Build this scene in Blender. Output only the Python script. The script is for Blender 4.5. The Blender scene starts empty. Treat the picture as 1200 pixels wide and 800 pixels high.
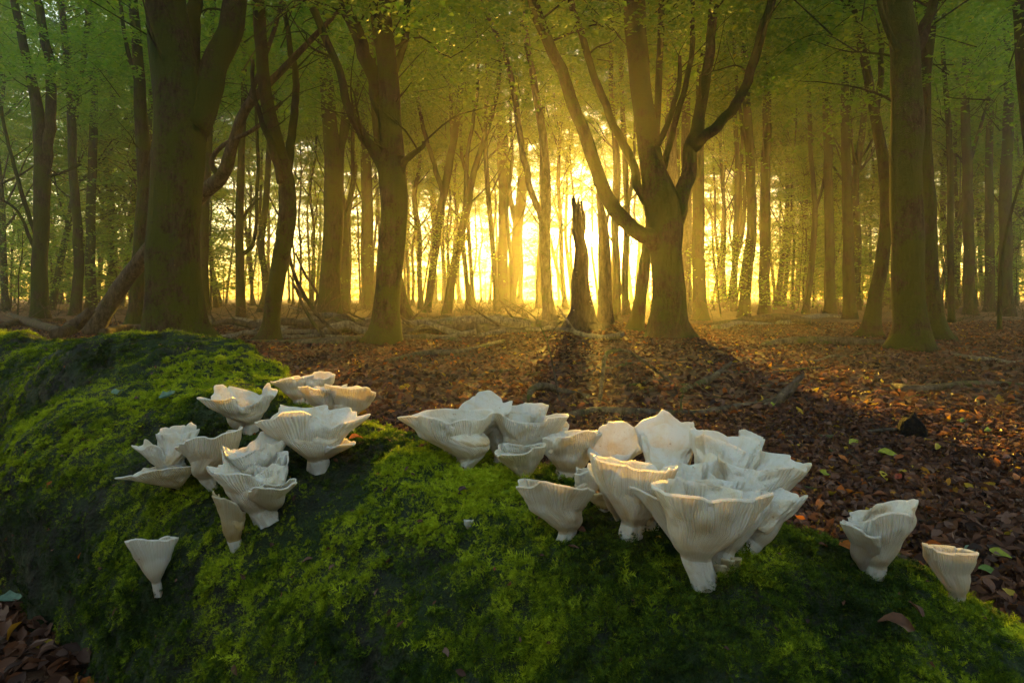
import bpy, math, random
import numpy as np
from mathutils import Vector, Matrix, Euler
from mathutils.bvhtree import BVHTree

# ------------------------------------------------------------------ camera, sky, sun, exposure
SC = bpy.context.scene
COL = SC.collection
CAMZ = 0.75            # camera height above the forest floor
F = 700.0              # focal length in pixels of the 1200 px wide photograph
HY = 347.0             # row of the horizon
cam_data = bpy.data.cameras.new('camera')
cam = bpy.data.objects.new('camera', cam_data); COL.objects.link(cam)
cam.location = (0, 0, CAMZ); cam.rotation_euler = (math.radians(90), 0, 0)
cam_data.sensor_width = 36; cam_data.lens = 36 * F / 1200
cam_data.shift_y = -(400 - HY) / 1200
cam_data.clip_start = 0.02; cam_data.clip_end = 1000
SC.camera = cam

SUN_AZ = math.atan2(693 - 600, F)                       # towards +X from +Y
SUN_EL = math.atan2(HY - 280, math.hypot(F, 93))
SUN_DIR = Vector((math.sin(SUN_AZ) * math.cos(SUN_EL), math.cos(SUN_AZ) * math.cos(SUN_EL), math.sin(SUN_EL)))
SKY_STRENGTH = 0.15
SUN_STRENGTH = 5.0
EXPOSURE = 2.25
HAZE = 0.0023
HAZE_ANISO = 0.73

world = bpy.data.worlds.new('World'); SC.world = world; world.use_nodes = True
wn, wl = world.node_tree.nodes, world.node_tree.links
wn.clear()
sky = wn.new('ShaderNodeTexSky'); sky.sky_type = 'NISHITA'; sky.sun_disc = False
sky.sun_elevation = SUN_EL; sky.sun_rotation = SUN_AZ
sky.air_density = 1.2; sky.dust_density = 0.5; sky.ozone_density = 0.5
bg = wn.new('ShaderNodeBackground'); bg.inputs['Strength'].default_value = SKY_STRENGTH
wo = wn.new('ShaderNodeOutputWorld')
wl.new(sky.outputs[0], bg.inputs['Color'])
# the sun's own disc, as the sky shows it
tcw = wn.new('ShaderNodeTexCoord'); dp = wn.new('ShaderNodeVectorMath'); dp.operation = 'DOT_PRODUCT'; dp.inputs[1].default_value = SUN_DIR
wl.new(tcw.outputs['Generated'], dp.inputs[0])
gt = wn.new('ShaderNodeMapRange'); gt.inputs['From Min'].default_value = math.cos(math.radians(0.75)); gt.inputs['From Max'].default_value = math.cos(math.radians(0.45))
wl.new(dp.outputs['Value'], gt.inputs['Value'])
disc = wn.new('ShaderNodeBackground'); disc.inputs['Color'].default_value = (1, 0.8, 0.4, 1)
ms = wn.new('ShaderNodeMath'); ms.operation = 'MULTIPLY'; ms.inputs[1].default_value = 60.0; wl.new(gt.outputs[0], ms.inputs[0]); wl.new(ms.outputs[0], disc.inputs['Strength'])
ad = wn.new('ShaderNodeAddShader'); wl.new(bg.outputs[0], ad.inputs[0]); wl.new(disc.outputs[0], ad.inputs[1]); wl.new(ad.outputs[0], wo.inputs['Surface'])

sun_data = bpy.data.lights.new('sun', 'SUN'); sun_data.energy = SUN_STRENGTH
sun_data.angle = math.radians(0.9); sun_data.color = (1.0, 0.58, 0.06)
sun = bpy.data.objects.new('sun', sun_data); COL.objects.link(sun)
sun.rotation_euler = (-SUN_DIR).to_track_quat('-Z', 'Y').to_euler()
sun.location = SUN_DIR * 60

SC.view_settings.view_transform = 'Standard'; SC.view_settings.look = 'None'
SC.view_settings.exposure = EXPOSURE; SC.view_settings.gamma = 1.0
SC.view_settings.use_curve_mapping = False
SC.render.engine = 'CYCLES'
cy = SC.cycles
cy.use_denoising = True; cy.debug_use_spatial_splits = True; cy.use_light_tree = False
try: cy.denoiser = 'OPENIMAGEDENOISE'
except Exception: pass
cy.max_bounces = 4; cy.diffuse_bounces = 2; cy.glossy_bounces = 2; cy.transmission_bounces = 4
cy.volume_bounces = 0; cy.transparent_max_bounces = 8
cy.sample_clamp_indirect = 4.0
cy.use_adaptive_sampling = True; cy.adaptive_threshold = 0.015; cy.adaptive_min_samples = 72
cy.caustics_reflective = False; cy.caustics_refractive = False

RNG = np.random.default_rng(7)
random.seed(7)

# ------------------------------------------------------------------ helpers
def hash3(i):
    i = i.astype(np.int64)
    h = (i[..., 0] * 374761393 + i[..., 1] * 668265263 + i[..., 2] * 2147483647 * 3 + 12345) & 0xffffffff
    h = ((h ^ (h >> 13)) * 1274126177) & 0xffffffff
    h = ((h ^ (h >> 16)) * 2246822519) & 0xffffffff
    return ((h ^ (h >> 15)) & 0xffffff) / float(0xffffff)

def vnoise(p):
    p = np.asarray(p, float); i = np.floor(p); f = p - i; f = f * f * (3 - 2 * f)
    r = 0
    for dx in (0, 1):
        for dy in (0, 1):
            for dz in (0, 1):
                w = (f[..., 0] if dx else 1 - f[..., 0]) * (f[..., 1] if dy else 1 - f[..., 1]) * (f[..., 2] if dz else 1 - f[..., 2])
                r = r + w * hash3(i + np.array([dx, dy, dz]))
    return r * 2 - 1

def fbm(p, o=3):
    r = 0; a = 1.0; p = np.asarray(p, float)
    for k in range(o):
        r = r + a * vnoise(p + 17.3 * k); a *= 0.5; p = p * 2.03
    return r

def mesh_from(name, V, Q=None, T=None, smooth=True, mats=(), matidx=None):
    me = bpy.data.meshes.new(name)
    V = np.asarray(V, np.float32).reshape(-1, 3)
    Q = np.zeros((0, 4), np.int32) if Q is None else np.asarray(Q, np.int32).reshape(-1, 4)
    T = np.zeros((0, 3), np.int32) if T is None else np.asarray(T, np.int32).reshape(-1, 3)
    me.vertices.add(len(V)); me.vertices.foreach_set('co', V.ravel())
    loops = np.concatenate([Q.ravel(), T.ravel()])
    me.loops.add(len(loops)); me.loops.foreach_set('vertex_index', loops)
    tot = np.concatenate([np.full(len(Q), 4, np.int32), np.full(len(T), 3, np.int32)])
    me.polygons.add(len(tot))
    me.polygons.foreach_set('loop_start', (np.cumsum(tot) - tot).astype(np.int32))
    me.polygons.foreach_set('loop_total', tot)
    me.polygons.foreach_set('use_smooth', np.full(len(tot), smooth, bool))
    for m in mats: me.materials.append(m)
    if matidx is not None: me.polygons.foreach_set('material_index', np.asarray(matidx, np.int32))
    me.update(calc_edges=True); me.validate()
    return me

def link(name, data, parent=None, loc=None, label=None, cat=None, group=None, kind=None):
    o = bpy.data.objects.new(name, data); COL.objects.link(o)
    if loc is not None: o.location = loc
    if parent is not None: o.parent = parent
    if label: o['label'] = label
    if cat: o['category'] = cat
    if group: o['group'] = group
    if kind: o['kind'] = kind
    return o

def catmull(P, n):
    P = np.asarray(P, float)
    if len(P) == 2:
        t = np.linspace(0, 1, n + 1)[:, None]; return P[0] + (P[1] - P[0]) * t
    E = np.vstack([2 * P[0] - P[1], P, 2 * P[-1] - P[-2]])
    out = []
    for i in range(1, len(E) - 2):
        t = np.linspace(0, 1, n, endpoint=False)[:, None]
        a, b, c, d = E[i - 1], E[i], E[i + 1], E[i + 2]
        out.append(0.5 * (2 * b + (c - a) * t + (2 * a - 5 * b + 4 * c - d) * t ** 2 + (3 * b - 3 * c + d - a) * t ** 3))
    out.append(P[-1:])
    return np.vstack(out)

class MB:
    def __init__(s): s.V = []; s.Q = []; s.T = []; s.n = 0; s.A = []
    def add(s, V, Q=None, T=None, a=0.0):
        V = np.asarray(V, float).reshape(-1, 3); s.V.append(V)
        if Q is not None and len(Q): s.Q.append(np.asarray(Q).reshape(-1, 4) + s.n)
        if T is not None and len(T): s.T.append(np.asarray(T).reshape(-1, 3) + s.n)
        s.n += len(V)
    def mesh(s, name, mats=(), smooth=True):
        return mesh_from(name, np.vstack(s.V), np.vstack(s.Q) if s.Q else None, np.vstack(s.T) if s.T else None, smooth, mats)

def tube(mb, P, R, seg=10, n=4, rough=0.05, freq=3.0, flare=0.0, seed=0, jag=0.0, kink=0.0):
    """tapered tube through points P (already in metres) with radii R; rough: bark relief as a share of the radius"""
    PR = catmull(np.column_stack([np.asarray(P, float), np.asarray(R, float)]), n)
    P = PR[:, :3]; R = np.maximum(PR[:, 3], 0.002)
    if kink > 0 and len(P) > 4:
        kz = np.stack([fbm(P * (0.9 / max(R.mean(), .02) * 0.22) + 31 * a + seed, 2) for a in range(3)], -1)
        P = P + kz * (R * kink)[:, None] * np.clip(np.arange(len(P)) / 3.0, 0, 1)[:, None]
    T = np.gradient(P, axis=0); T /= np.linalg.norm(T, axis=1)[:, None] + 1e-9
    ref = np.array([1.0, 0, 0]) if abs(T[0, 0]) < 0.8 else np.array([0, 1.0, 0])
    U = np.zeros_like(P); u = ref - T[0] * ref.dot(T[0]); u /= np.linalg.norm(u)
    for i in range(len(P)):
        u = u - T[i] * u.dot(T[i]); u /= np.linalg.norm(u); U[i] = u
    W = np.cross(T, U)
    th = np.linspace(0, 2 * math.pi, seg, endpoint=False)
    rr = R[:, None] * np.ones(seg)[None]
    ring = U[:, None, :] * np.cos(th)[None, :, None] + W[:, None, :] * np.sin(th)[None, :, None]
    if flare > 0:
        d = np.concatenate([[0], np.cumsum(np.linalg.norm(np.diff(P, axis=0), axis=1))])
        lob = 1 + 0.55 * np.cos(th * 5 + seed) + 0.35 * np.cos(th * 3 + 2 * seed)
        rr = rr * (1 + flare * np.exp(-d / (R[0] * 0.75))[:, None] * (0.55 + 0.45 * lob)[None])
    if rough > 0:
        q = P[:, None, :] + ring * R[:, None, None]
        s = freq / max(R.max(), 0.01) * 0.35
        rr = rr * (1 + rough * fbm(q * np.array([s, s, s * 0.45]) + seed * 3.1, 2))
    V = P[:, None, :] + ring * rr[..., None]
    if jag > 0:
        V[-1] += T[-1] * (RNG.random(seg)[:, None] * jag)
    m = len(P); i = np.arange(m - 1)[:, None]; j = np.arange(seg)[None]
    a = i * seg + j; b = i * seg + (j + 1) % seg
    Q = np.stack([a, b, b + seg, a + seg], -1).reshape(-1, 4)
    V = V.reshape(-1, 3)
    base = len(V)
    V = np.vstack([V, P[0], P[-1]])
    jj = np.arange(seg)
    T1 = np.stack([np.full(seg, base), (jj + 1) % seg, jj], -1)
    o = (m - 1) * seg
    T2 = np.stack([np.full(seg, base + 1), o + jj, o + (jj + 1) % seg], -1)
    mb.add(V, Q, np.vstack([T1, T2]))
    return P

def ray(px, py):
    return np.array([(px - 600) / F, 1.0, (HY - py) / F])
def at(px, py, Y):
    r = ray(px, py) * Y; return np.array([r[0], r[1], r[2] + CAMZ])
def ground_z(x, y):
    x = np.asarray(x, float); y = np.asarray(y, float)
    p = np.stack([x, y, np.zeros_like(x)], -1)
    d = np.clip((y - 2.0) / 8.0, 0, 1)
    shade_bank = np.clip(-y - 2.2, 0, 26)          # unseen rise behind the viewpoint, added to block low sky light
    return d * 0.05 * fbm(p * 0.35, 2) + 0.018 * fbm(p * 2.1 + 5, 2) + shade_bank * shade_bank / (shade_bank + 2.0) * 0.62
def G(px, py):
    """the forest floor seen at a pixel"""
    Y = CAMZ * F / max(py - HY, 1.0)
    p = at(px, py, Y); p[2] = float(ground_z(p[0], p[1])); return p

# ------------------------------------------------------------------ materials
def mat(name):
    m = bpy.data.materials.new(name); m.use_nodes = True
    n = m.node_tree.nodes; n.clear()
    out = n.new('ShaderNodeOutputMaterial')
    return m, n, m.node_tree.links, out
def nd(n, t, **k):
    x = n.new(t)
    for a, b in k.items(): setattr(x, a, b)
    return x
def ramp(n, l, src, stops):
    r = n.new('ShaderNodeValToRGB'); e = r.color_ramp.elements
    while len(e) < len(stops): e.new(0.5)
    for x, (p, c) in zip(e, stops): x.position = p; x.color = (*c, 1)
    l.new(src, r.inputs[0]); return r.outputs[0]
def noise(n, l, vec, scale, detail=4, rough=0.55, dist=0.0):
    x = n.new('ShaderNodeTexNoise'); x.inputs['Scale'].default_value = scale
    x.inputs['Detail'].default_value = detail; x.inputs['Roughness'].default_value = rough
    x.inputs['Distortion'].default_value = dist
    if vec is not None: l.new(vec, x.inputs['Vector'])
    return x.outputs[0]
def mixc(n, l, f, a, b, mode='MIX'):
    x = n.new('ShaderNodeMix'); x.data_type = 'RGBA'; x.blend_type = mode
    for sock, v in ((0, f), (6, a), (7, b)):
        if isinstance(v, (int, float)): x.inputs[sock].default_value = v
        elif isinstance(v, tuple): x.inputs[sock].default_value = (*v, 1)
        else: l.new(v, x.inputs[sock])
    return x.outputs[2]
def math_(n, l, op, a, b=None, clamp=False):
    x = n.new('ShaderNodeMath'); x.operation = op; x.use_clamp = clamp
    for i, v in enumerate((a, b)):
        if v is None: continue
        if isinstance(v, (int, float)): x.inputs[i].default_value = v
        else: l.new(v, x.inputs[i])
    return x.outputs[0]
def bump(n, l, h, strength, dist):
    b = n.new('ShaderNodeBump'); b.inputs['Strength'].default_value = strength; b.inputs['Distance'].default_value = dist
    l.new(h, b.inputs['Height']); return b.outputs[0]
def principled(n, l, out, col, rough=0.8, spec=0.3, normal=None):
    p = n.new('ShaderNodeBsdfPrincipled')
    if isinstance(col, tuple): p.inputs['Base Color'].default_value = (*col, 1)
    else: l.new(col, p.inputs['Base Color'])
    if isinstance(rough, (int, float)): p.inputs['Roughness'].default_value = rough
    else: l.new(rough, p.inputs['Roughness'])
    p.inputs['Specular IOR Level'].default_value = spec
    if normal is not None: l.new(normal, p.inputs['Normal'])
    l.new(p.outputs[0], out.inputs['Surface']); return p

def bark_material(name, dark, light, moss, moss_amount):
    m, n, l, out = mat(name)
    geo = n.new('ShaderNodeNewGeometry'); tc = n.new('ShaderNodeTexCoord')
    mp = nd(n, 'ShaderNodeMapping'); mp.inputs['Scale'].default_value = (1, 1, 0.28); l.new(geo.outputs['Position'], mp.inputs['Vector'])
    a = noise(n, l, mp.outputs[0], 16, 7, 0.7); b = noise(n, l, geo.outputs['Position'], 2.2, 3)
    c = ramp(n, l, a, [(0.38, dark), (0.64, light)])
    lich = ramp(n, l, noise(n, l, geo.outputs['Position'], 21, 4, 0.6), [(0.62, (0, 0, 0)), (0.70, (1, 1, 1))])
    c = mixc(n, l, math_(n, l, 'MULTIPLY', lich, 0.55), c, (light[0] * 2.0, light[1] * 2.2, light[2] * 2.0))
    mm = math_(n, l, 'ADD', b, moss_amount - 0.5)
    e = noise(n, l, geo.outputs['Position'], 30, 3)
    mm = math_(n, l, 'ADD', mm, math_(n, l, 'MULTIPLY', math_(n, l, 'SUBTRACT', e, 0.5), 0.5))
    mk = ramp(n, l, mm, [(0.42, (0, 0, 0)), (0.6, (1, 1, 1))])
    c = mixc(n, l, mk, c, moss)
    h = math_(n, l, 'ADD', noise(n, l, mp.outputs[0], 22, 6, 0.7), math_(n, l, 'MULTIPLY', noise(n, l, geo.outputs['Position'], 70, 3), 0.4))
    principled(n, l, out, c, 0.9, 0.15, bump(n, l, h, 1.0, 0.05))
    return m
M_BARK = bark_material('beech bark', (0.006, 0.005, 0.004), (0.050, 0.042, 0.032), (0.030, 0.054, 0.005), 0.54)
M_BARK_PALE = bark_material('pale beech bark', (0.05, 0.045, 0.035), (0.15, 0.135, 0.11), (0.05, 0.07, 0.02), 0.40)
M_DEAD = bark_material('dead wood', (0.03, 0.022, 0.016), (0.13, 0.10, 0.07), (0.07, 0.09, 0.02), 0.36)
M_PALE = bark_material('pale barkless wood', (0.10, 0.08, 0.055), (0.34, 0.28, 0.20), (0.10, 0.12, 0.03), 0.32)
M_BRANCH = bark_material('mossy fallen branch', (0.04, 0.032, 0.024), (0.17, 0.135, 0.10), (0.06, 0.085, 0.015), 0.42)
M_SNAG = bark_material('bare snag wood', (0.012, 0.010, 0.008), (0.09, 0.075, 0.062), (0.05, 0.06, 0.02), 0.3)

def leaf_material(name, stops, trans, tcol=(1.3, 1.35, 0.6), rough=0.5):
    m, n, l, out = mat(name)
    geo = n.new('ShaderNodeNewGeometry'); oi = n.new('ShaderNodeObjectInfo')
    r = math_(n, l, 'ADD', math_(n, l, 'MULTIPLY', geo.outputs['Random Per Island'], 0.7), math_(n, l, 'MULTIPLY', oi.outputs['Random'], 0.3))
    c = ramp(n, l, r, stops)
    p = nd(n, 'ShaderNodeBsdfPrincipled'); l.new(c, p.inputs['Base Color']); p.inputs['Roughness'].default_value = rough
    p.inputs['Specular IOR Level'].default_value = 0.3
    t = nd(n, 'ShaderNodeBsdfTranslucent'); l.new(mixc(n, l, 1.0, c, tcol, 'MULTIPLY'), t.inputs[0])
    mx = n.new('ShaderNodeMixShader'); mx.inputs[0].default_value = trans
    l.new(p.outputs[0], mx.inputs[1]); l.new(t.outputs[0], mx.inputs[2]); l.new(mx.outputs[0], out.inputs['Surface'])
    return m
M_LEAF = leaf_material('beech foliage', [(0.0, (0.10, 0.23, 0.05)), (0.5, (0.17, 0.33, 0.05)), (0.85, (0.26, 0.38, 0.05)), (1.0, (0.36, 0.36, 0.05))], 0.5)

def instancer_leaf(name, stops, trans, rough=0.45, spec=0.4, vein=False, tufted=False):
    m, n, l, out = mat(name)
    at_ = nd(n, 'ShaderNodeAttribute', attribute_type='INSTANCER', attribute_name='tint')
    fac = at_.outputs['Fac']
    if tufted:
        tv = nd(n, 'ShaderNodeAttribute', attribute_type='GEOMETRY', attribute_name='tuft'); gi = n.new('ShaderNodeNewGeometry')
        fac = math_(n, l, 'ADD', fac, math_(n, l, 'ADD', tv.outputs['Fac'], math_(n, l, 'MULTIPLY', math_(n, l, 'SUBTRACT', gi.outputs['Random Per Island'], 0.5), 0.3)))
    c = ramp(n, l, fac, stops)
    tc = n.new('ShaderNodeTexCoord')
    nz = noise(n, l, tc.outputs['Object'], 60, 3)
    c = mixc(n, l, 0.5, c, ramp(n, l, nz, [(0.3, (0.55, 0.5, 0.5)), (0.7, (1.3, 1.25, 1.2))]), 'MULTIPLY')
    p = nd(n, 'ShaderNodeBsdfPrincipled'); l.new(c, p.inputs['Base Color']); p.inputs['Roughness'].default_value = rough
    p.inputs['Specular IOR Level'].default_value = spec
    t = nd(n, 'ShaderNodeBsdfTranslucent'); l.new(c, t.inputs[0])
    mx = n.new('ShaderNodeMixShader'); mx.inputs[0].default_value = trans
    l.new(p.outputs[0], mx.inputs[1]); l.new(t.outputs[0], mx.inputs[2]); l.new(mx.outputs[0], out.inputs['Surface'])
    return m
LITTER_STOPS = [(0.0, (0.03, 0.018, 0.016)), (0.3, (0.08, 0.04, 0.028)), (0.55, (0.15, 0.066, 0.035)), (0.75, (0.20, 0.125, 0.10)), (0.88, (0.28, 0.085, 0.025)), (0.97, (0.45, 0.14, 0.02)), (1.0, (0.42, 0.30, 0.03))]
M_LITTER = instancer_leaf('fallen beech leaves', LITTER_STOPS, 0.35, 0.62, 0.22)
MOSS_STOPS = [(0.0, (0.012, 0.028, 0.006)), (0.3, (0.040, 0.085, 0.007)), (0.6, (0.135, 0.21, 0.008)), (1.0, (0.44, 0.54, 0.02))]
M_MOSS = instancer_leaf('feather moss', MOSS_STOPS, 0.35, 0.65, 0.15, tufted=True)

def ground_material():
    m, n, l, out = mat('leaf covered soil')
    geo = n.new('ShaderNodeNewGeometry')
    v = nd(n, 'ShaderNodeTexVoronoi'); v.inputs['Scale'].default_value = 16; v.inputs['Randomness'].default_value = 1
    w = nd(n, 'ShaderNodeMapping'); l.new(geo.outputs['Position'], w.inputs['Vector'])
    l.new(w.outputs[0], v.inputs['Vector'])
    c = ramp(n, l, math_(n, l, 'MULTIPLY', v.outputs['Color'], 1.0), [(0.15, (0.04, 0.024, 0.018)), (0.45, (0.11, 0.055, 0.03)), (0.65, (0.16, 0.085, 0.05)), (0.85, (0.24, 0.10, 0.035))])
    c = mixc(n, l, ramp(n, l, noise(n, l, geo.outputs['Position'], 0.9, 3), [(0.45, (0, 0, 0)), (0.75, (1, 1, 1))]), c, (0.06, 0.045, 0.03))
    h = math_(n, l, 'ADD', math_(n, l, 'MULTIPLY', v.outputs['Distance'], 1.0), noise(n, l, geo.outputs['Position'], 30, 5))
    principled(n, l, out, c, 0.85, 0.2, bump(n, l, h, 0.9, 0.04))
    return m
M_GROUND = ground_material()

def log_material():
    m, n, l, out = mat('mossy log bark')
    geo = n.new('ShaderNodeNewGeometry')
    a = noise(n, l, geo.outputs['Position'], 28, 6, 0.7); b = noise(n, l, geo.outputs['Position'], 7, 4)
    c = ramp(n, l, a, [(0.36, (0.006, 0.008, 0.004)), (0.55, (0.022, 0.026, 0.016)), (0.70, (0.07, 0.08, 0.06))])
    c = mixc(n, l, ramp(n, l, b, [(0.4, (0, 0, 0)), (0.6, (1, 1, 1))]), c, (0.02, 0.042, 0.008))
    h = math_(n, l, 'ADD', a, math_(n, l, 'MULTIPLY', noise(n, l, geo.outputs['Position'], 120, 3), 0.5))
    principled(n, l, out, c, 0.8, 0.3, bump(n, l, h, 1.0, 0.035))
    return m
M_LOG = log_material()

# ------------------------------------------------------------------ scatter (stuff only)
def scatter(name, P, ROT, SCL, TINT, IDX, protos, parent=None, **kw):
    me = mesh_from(name, P)
    for an, at_, dm, data in (('rot', 'FLOAT_VECTOR', 'vector', ROT), ('scl', 'FLOAT', 'value', SCL), ('tint', 'FLOAT', 'value', TINT), ('idx', 'INT', 'value', IDX)):
        a = me.attributes.new(an, at_, 'POINT')
        a.data.foreach_set(dm, np.asarray(data, np.int32 if at_ == 'INT' else np.float32).ravel())
    o = link(name, me, parent, **kw)
    ng = bpy.data.node_groups.new(name, 'GeometryNodeTree')
    ng.interface.new_socket('Geometry', in_out='INPUT', socket_type='NodeSocketGeometry')
    ng.interface.new_socket('Geometry', in_out='OUTPUT', socket_type='NodeSocketGeometry')
    N, L = ng.nodes, ng.links
    gi = N.new('NodeGroupInput'); go = N.new('NodeGroupOutput')
    m2p = N.new('GeometryNodeMeshToPoints'); L.new(gi.outputs[0], m2p.inputs[0])
    iop = N.new('GeometryNodeInstanceOnPoints'); L.new(m2p.outputs[0], iop.inputs['Points'])
    join = N.new('GeometryNodeJoinGeometry')
    for pr in reversed(protos):
        oi = N.new('GeometryNodeObjectInfo'); oi.inputs[0].default_value = pr; oi.inputs['As Instance'].default_value = True
        L.new(oi.outputs['Geometry'], join.inputs[0])
    L.new(join.outputs[0], iop.inputs['Instance']); iop.inputs['Pick Instance'].default_value = True
    def na(nm, ty):
        a = N.new('GeometryNodeInputNamedAttribute'); a.data_type = ty; a.inputs[0].default_value = nm; return a.outputs[0]
    L.new(na('idx', 'INT'), iop.inputs['Instance Index'])
    e2r = N.new('FunctionNodeEulerToRotation'); L.new(na('rot', 'FLOAT_VECTOR'), e2r.inputs[0]); L.new(e2r.outputs[0], iop.inputs['Rotation'])
    L.new(na('scl', 'FLOAT'), iop.inputs['Scale'])
    L.new(iop.outputs[0], go.inputs[0])
    md = o.modifiers.new('scatter', 'NODES'); md.node_group = ng
    return o

def proto(name, me):
    return bpy.data.objects.new(name, me)          # not linked: a source shape for the scatter only

# ------------------------------------------------------------------ the forest floor
def graded(a, b, s0, g):
    v = [0.0]; s = s0
    while v[-1] < b: v.append(v[-1] + s); s *= g
    w = [0.0]; s = s0
    while w[-1] > a: w.append(w[-1] - s); s *= g
    return np.array(sorted(set(v + w)))
gx = graded(-110, 110, 0.05, 1.035); gy = graded(-35, 140, 0.05, 1.03)
XX, YY = np.meshgrid(gx, gy, indexing='ij')
ZZ = ground_z(XX, YY)
nx, ny = len(gx), len(gy)
ii, jj = np.meshgrid(np.arange(nx - 1), np.arange(ny - 1), indexing='ij')
q = (ii * ny + jj).ravel()
ground_me = mesh_from('forest_floor', np.stack([XX, YY, ZZ], -1), np.stack([q, q + ny, q + ny + 1, q + 1], -1), mats=[M_GROUND])
ground = link('forest_floor', ground_me, kind='structure', label='forest floor strewn with brown beech leaves')

# ------------------------------------------------------------------ the mossy log
LD = np.array([-0.83, 0.56, 0.0]); LN = np.array([0.56, 0.83, 0.0])
def logp(t, n, z): 
    p = LD * t + LN * n; p[2] = z; return p
mb = MB()
ctl = [(-1.5, 0.88, 0.27, 0.36), (-0.7, 0.89, 0.30, 0.37), (-0.12, 0.90, 0.335, 0.385), (0.2, 0.90, 0.39, 0.39), (0.7, 0.90, 0.435, 0.40), (1.14, 0.90, 0.445, 0.40), (1.6, 0.90, 0.485, 0.41), (1.9, 0.89, 0.50, 0.41), (2.2, 0.86, 0.42, 0.38), (2.5, 0.83, 0.31, 0.34), (2.98, 0.80, 0.17, 0.30), (3.6, 0.8, 0.12, 0.28), (4.3, 0.8, 0.12, 0.26)]
tube(mb, [logp(t, n, top - r) for t, n, top, r in ctl], [c[3] for c in ctl], 40, 8, 0.0)
lim = [(-0.55, 1.62, 0.10, 0.28), (-1.10, 2.05, 0.285, 0.32), (-1.45, 2.27, 0.275, 0.33), (-1.88, 2.55, 0.26, 0.29), (-2.38, 2.82, 0.29, 0.27), (-3.3, 3.2, 0.30, 0.25)]
tube(mb, [l_[:3] for l_ in lim], [l_[3] for l_ in lim], 32, 8, 0.0)
tmp = bpy.data.objects.new('log_source', mb.mesh('log_source')); COL.objects.link(tmp)
rm = tmp.modifiers.new('r', 'REMESH'); rm.mode = 'VOXEL'; rm.voxel_size = 0.016
sm = tmp.modifiers.new('s', 'SMOOTH'); sm.iterations = 14; sm.factor = 0.6
dg = bpy.context.evaluated_depsgraph_get(); dg.update()
log_me = bpy.data.meshes.new_from_object(tmp.evaluated_get(dg))
bpy.data.objects.remove(tmp)
nv = len(log_me.vertices)
co = np.empty(nv * 3, np.float32); log_me.vertices.foreach_get('co', co); co = co.reshape(-1, 3)
no = np.empty(nv * 3, np.float32); log_me.vertices.foreach_get('normal', no); no = no.reshape(-1, 3)
co = co + no * (0.024 * fbm(co * 3.3, 2) + 0.016 * fbm(co * 14 + 4, 3))[:, None]
log_me.vertices.foreach_set('co', co.astype(np.float32).ravel())
log_me.polygons.foreach_set('use_smooth', np.ones(len(log_me.polygons), bool))
log_me.materials.clear(); log_me.materials.append(M_LOG); log_me.update(); log_me.name = 'mossy_log'
log = link('mossy_log', log_me, label='huge fallen tree trunk blanketed in green moss across the front', cat='log')
LOGBVH = BVHTree.FromPolygons([Vector(v) for v in co.tolist()], [tuple(p.vertices) for p in log_me.polygons])
def on_log(px, py):
    d = Vector(ray(px, py)).normalized()
    h, nn, _, _ = LOGBVH.ray_cast(Vector((0, 0, CAMZ)), d)
    if h is None: return None, None
    return np.array(h), np.array(nn)

# moss fronds, tuft by tuft
def moss_tuft(seed, nf=6, L=0.02, droop=0.6, nt=9, R=0.021):
    r = np.random.default_rng(seed); V = []; T = []; k = 0; TV = []
    for f in range(nf * nt):
        if f % nf == 0:
            a_ = r.random() * 6.283; d_ = R * math.sqrt(r.random()); oc = np.array([d_ * math.cos(a_), d_ * math.sin(a_), r.normal(0, 0.0012) - d_ * d_ * 1.2]); tv = r.normal(0, 0.13); ls = 0.65 + 0.7 * r.random()
        az = r.random() * 2 * math.pi; el = 0.2 + r.random() * 1.2; ln = L * ls * (0.6 + 0.7 * r.random())
        d = np.array([math.cos(az) * math.cos(el), math.sin(az) * math.cos(el), math.sin(el)])
        s = np.cross(d, [0, 0, 1.0]); s /= np.linalg.norm(s)
        up = np.cross(s, d)
        o = oc + np.array([(r.random() - .5) * .008, (r.random() - .5) * .008, -0.002])
        m = 4
        for i in range(m):
            t0 = i / m; p0 = o + d * ln * t0 - np.array([0, 0, 1]) * droop * ln * t0 * t0
            w = ln * 0.26 * (1 - 0.75 * t0) * (0.7 + 0.6 * r.random())
            for sg in (-1, 1):
                TV += [tv] * 3; tip = p0 + d * ln * 0.30 + s * sg * w + up * w * 0.25 * (r.random() - 0.3)
                V += [p0 - s * sg * 0.0006, p0 + d * ln * 0.17, tip]; T.append((k, k + 1, k + 2)); k += 3
    me = mesh_from('moss_frond', V, T=T, smooth=False, mats=[M_MOSS])
    me.attributes.new('tuft', 'FLOAT', 'POINT').data.foreach_set('value', np.array(TV, np.float32)); return me
mossp = [proto('moss_frond', moss_tuft(s, 9, 0.0085, 0.7, 13, 0.017)) for s in range(5)] + [proto('moss_frond', moss_tuft(10 + s, 8, 0.0055, 0.4, 15, 0.017)) for s in range(4)] + [proto('moss_frond', moss_tuft(30 + s, 5, 0.0135, 0.75, 4, 0.014)) for s in range(4)]

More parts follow.
